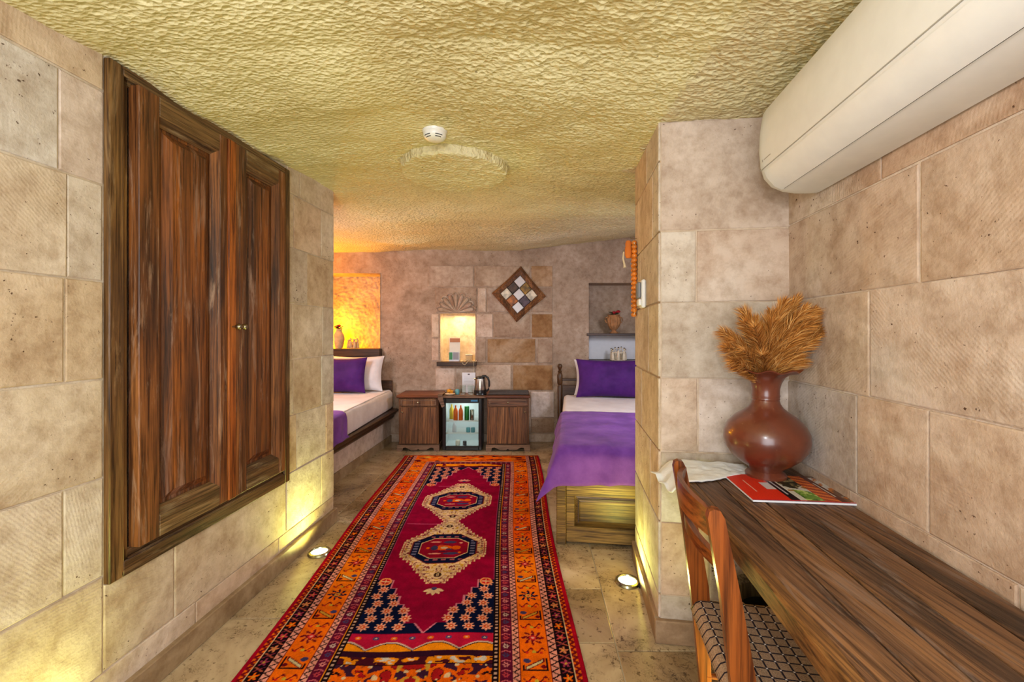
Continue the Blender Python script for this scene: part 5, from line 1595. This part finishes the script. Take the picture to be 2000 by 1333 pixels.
for a, b_ in names:
    A, B2 = bil(*a), bil(*b_); Ai, Bi = bil(*inn(a)), bil(*inn(b_))
    Am, Bm = (A*.55+Ai*.45), (B2*.55+Bi*.45)
    vs = []
    # concave outer edge: midpoint pulled in
    mid = (A+B2)/2*.965
    for (p, q, r__) in ((A, Am, Ai), (mid, (Am+Bm)/2, (Ai+Bi)/2), (B2, Bm, Bi)):
        vs += [(p.x, 0, p.z), (p.x, -.018, p.z), (q.x, -.040, q.z), (r__.x, -.018, r__.z), (r__.x, 0, r__.z)]
    fs = []
    for i in range(2):
        for j in range(5):
            k = (j+1) % 5; fs.append((i*5+j, i*5+k, (i+1)*5+k, (i+1)*5+j))
    fs += [(0, 1, 2, 3, 4), (14, 13, 12, 11, 10)]
    obj('frame_side', MB().add(vs, fs), M['cab'], MR)
cols = [['mirror', 'glass_ochre', 'silver_pane'], ['glass_dark', 'mirror', 'glass_violet'], ['silver_pane', 'glass_amber', 'mirror']]
for j in range(3):
    for i in range(3):
        u0 = fr0+(1-2*fr0)*i/3+.006; u1 = fr0+(1-2*fr0)*(i+1)/3-.006; v0 = fr0+(1-2*fr0)*j/3+.006; v1 = fr0+(1-2*fr0)*(j+1)/3-.006
        q = [bil(u0, v0), bil(u1, v0), bil(u1, v1), bil(u0, v1)]
        c0 = sum(q, Vector())/4
        vs = [(p.x, -.012, p.z) for p in q]+[((p*.9+c0*.1).x, -.016, (p*.9+c0*.1).z) for p in q]
        obj('pane', MB().add(vs, [(4, 5, 6, 7)]+[(k, (k+1) % 4, (k+1) % 4+4, k+4) for k in range(4)]), M[cols[j][i]], MR)
q = [bil(fr0, fr0), bil(1-fr0, fr0), bil(1-fr0, 1-fr0), bil(fr0, 1-fr0)]
obj('backing', MB().add([(p.x, -.008, p.z) for p in q]+[(p.x, -.001, p.z) for p in q], [(0, 1, 2, 3), (7, 6, 5, 4)]+[(k, k+4, (k+1) % 4+4, (k+1) % 4) for k in range(4)]), M['black_m'], MR)

# ------------------------------------------------------------------ niche decorations
def figurine_ring(loc, label, mat, n=7, R=.07, h=.13):
    o = thing('candle_holder', label, 'candle holder', loc)
    for k in range(n):
        a = 2*PI*k/n
        c = (R*math.cos(a), R*math.sin(a), 0)
        hh = h*(.85+.15*((k*3) % 4)/3)
        f = obj('figure', MB().lathe([(.020, 0), (.022, .004), (.018, hh*.4), (.014, hh*.62), (.008, hh*.74), (.001, hh*.75)], 12, c), mat, o, smooth=True)
        obj('head', MB().sphere((c[0], c[1], hh*.87), .013, 10), mat, f, smooth=True)
        if mat is M['ceramic']:
            obj('hair', MB().sphere((c[0]*1.03, c[1]*1.03, hh*.92), .011, 8), M['ceramic_dk'], f, smooth=True)
    obj('arms', MB().tube([(R*math.cos(a), R*math.sin(a), h*.55) for a in np.linspace(0, 2*PI, 24)[:-1]], .007, 8, closed=True), mat, o, smooth=True)
    obj('dish', MB().lathe([(.001, 0), (R+.015, 0), (R+.018, .006), (R, .010), (.001, .010)], 24), mat, o, smooth=True)
    return o
figurine_ring((bx(688), YB+.03, 1.151), 'ceramic ring-of-figures candle holder glowing in the orange niche', M['clay'], 7, .055, .125)
figurine_ring((bx(1210), YB+.06, 1.0+.0), 'white ceramic ring-of-figures candle holder behind the right cushion', M['ceramic'], 7, .085, .17)
pn = obj('niche_ledge', MB().box(bx(1151)+.005, 1.77, YB-.10, YB+.20, .965, .998, .003), M['darkwood']); tag(pn, 'low wooden ledge behind the right bed cushion', 'ledge')

def roses(parent, n, R, z, seed, rr=.022):
    g = random.Random(seed)
    for k in range(n):
        a = g.uniform(0, 2*PI); d = R*math.sqrt(g.random()); c = (d*math.cos(a), d*math.sin(a), z+g.uniform(0, .03))
        f = MB()
        for s_ in range(3):
            f.sphere((c[0], c[1], c[2]+s_*.002), rr*(1-.25*s_), 8, (1, 1, .75))
        for q in range(5):
            b_ = 2*PI*q/5+a; f.sphere((c[0]+rr*.65*math.cos(b_), c[1]+rr*.65*math.sin(b_), c[2]), rr*.55, 8, (1, 1, .7))
        obj('flower', f, M['red_flower'], parent, smooth=True)
    for k in range(n+3):
        a = g.uniform(0, 2*PI); L = R+g.uniform(.01, .035)
        p0 = Vector((0, 0, z-.02)); p1 = Vector((L*math.cos(a), L*math.sin(a), z+g.uniform(-.02, .03)))
        sd = Vector((-math.sin(a), math.cos(a), 0))*.012; m_ = (p0*.4+p1*.6)+Vector((0, 0, .01))
        obj('leaf', MB().add([p0, m_+sd, p1, m_-sd], [(0, 1, 2, 3)]), M['green_leaf'], parent)
# right: fluted urn with two handles
U_ = thing('urn', 'fluted terracotta urn with two handles on the right niche shelf', 'urn', (bx(1201), YB+.055, 1.3355))
def flute(a, j, r, z): return (r*(1+.05*math.cos(a*14)) if 4 <= j <= 9 else r, z)
obj('body', MB().lathe([(.050, 0), (.052, .008), (.030, .024), (.026, .036), (.048, .060), (.072, .095), (.084, .135), (.086, .165), (.078, .19), (.066, .205), (.070, .218), (.078, .228), (.070, .226), (.058, .20), (.05, .15), (.001, .14)], 56, wob=flute), M['terra'], U_, smooth=True)
for sx in (-1, 1):
    obj('handle', MB().tube([(sx*.074, 0, .125), (sx*.100, 0, .14), (sx*.108, 0, .165), (sx*.100, 0, .19), (sx*.070, 0, .205)], .007, 8), M['terra'], U_, smooth=True)
FL = thing('rose_bunch', 'red artificial roses in the right niche urn', 'flowers', (bx(1201), YB+.055, 1.3355+.20))
roses(FL, 6, .06, .045, 4, .024)
# left: pitcher with roses (partly hidden by the wall)
PT = thing('pitcher', 'yellow clay pitcher at the left of the orange-lit niche', 'pitcher', (bx(661), YB+.00, 1.1485))
obj('body', MB().lathe([(.045, 0), (.048, .008), (.062, .05), (.072, .11), (.068, .155), (.048, .195), (.038, .215), (.044, .24), (.040, .24), (.034, .215), (.001, .2)], 36), M['clay'], PT, smooth=True)
obj('handle', MB().tube([(-.065, 0, .14), (-.085, 0, .17), (-.082, 0, .21), (-.055, 0, .235), (-.04, 0, .23)], .007, 8), M['clay'], PT, smooth=True)
FL2 = thing('rose_bunch', 'red artificial roses in the pitcher in the orange niche', 'flowers', (bx(661), YB+.00, 1.1485+.215))
roses(FL2, 4, .05, .045, 9, .022)
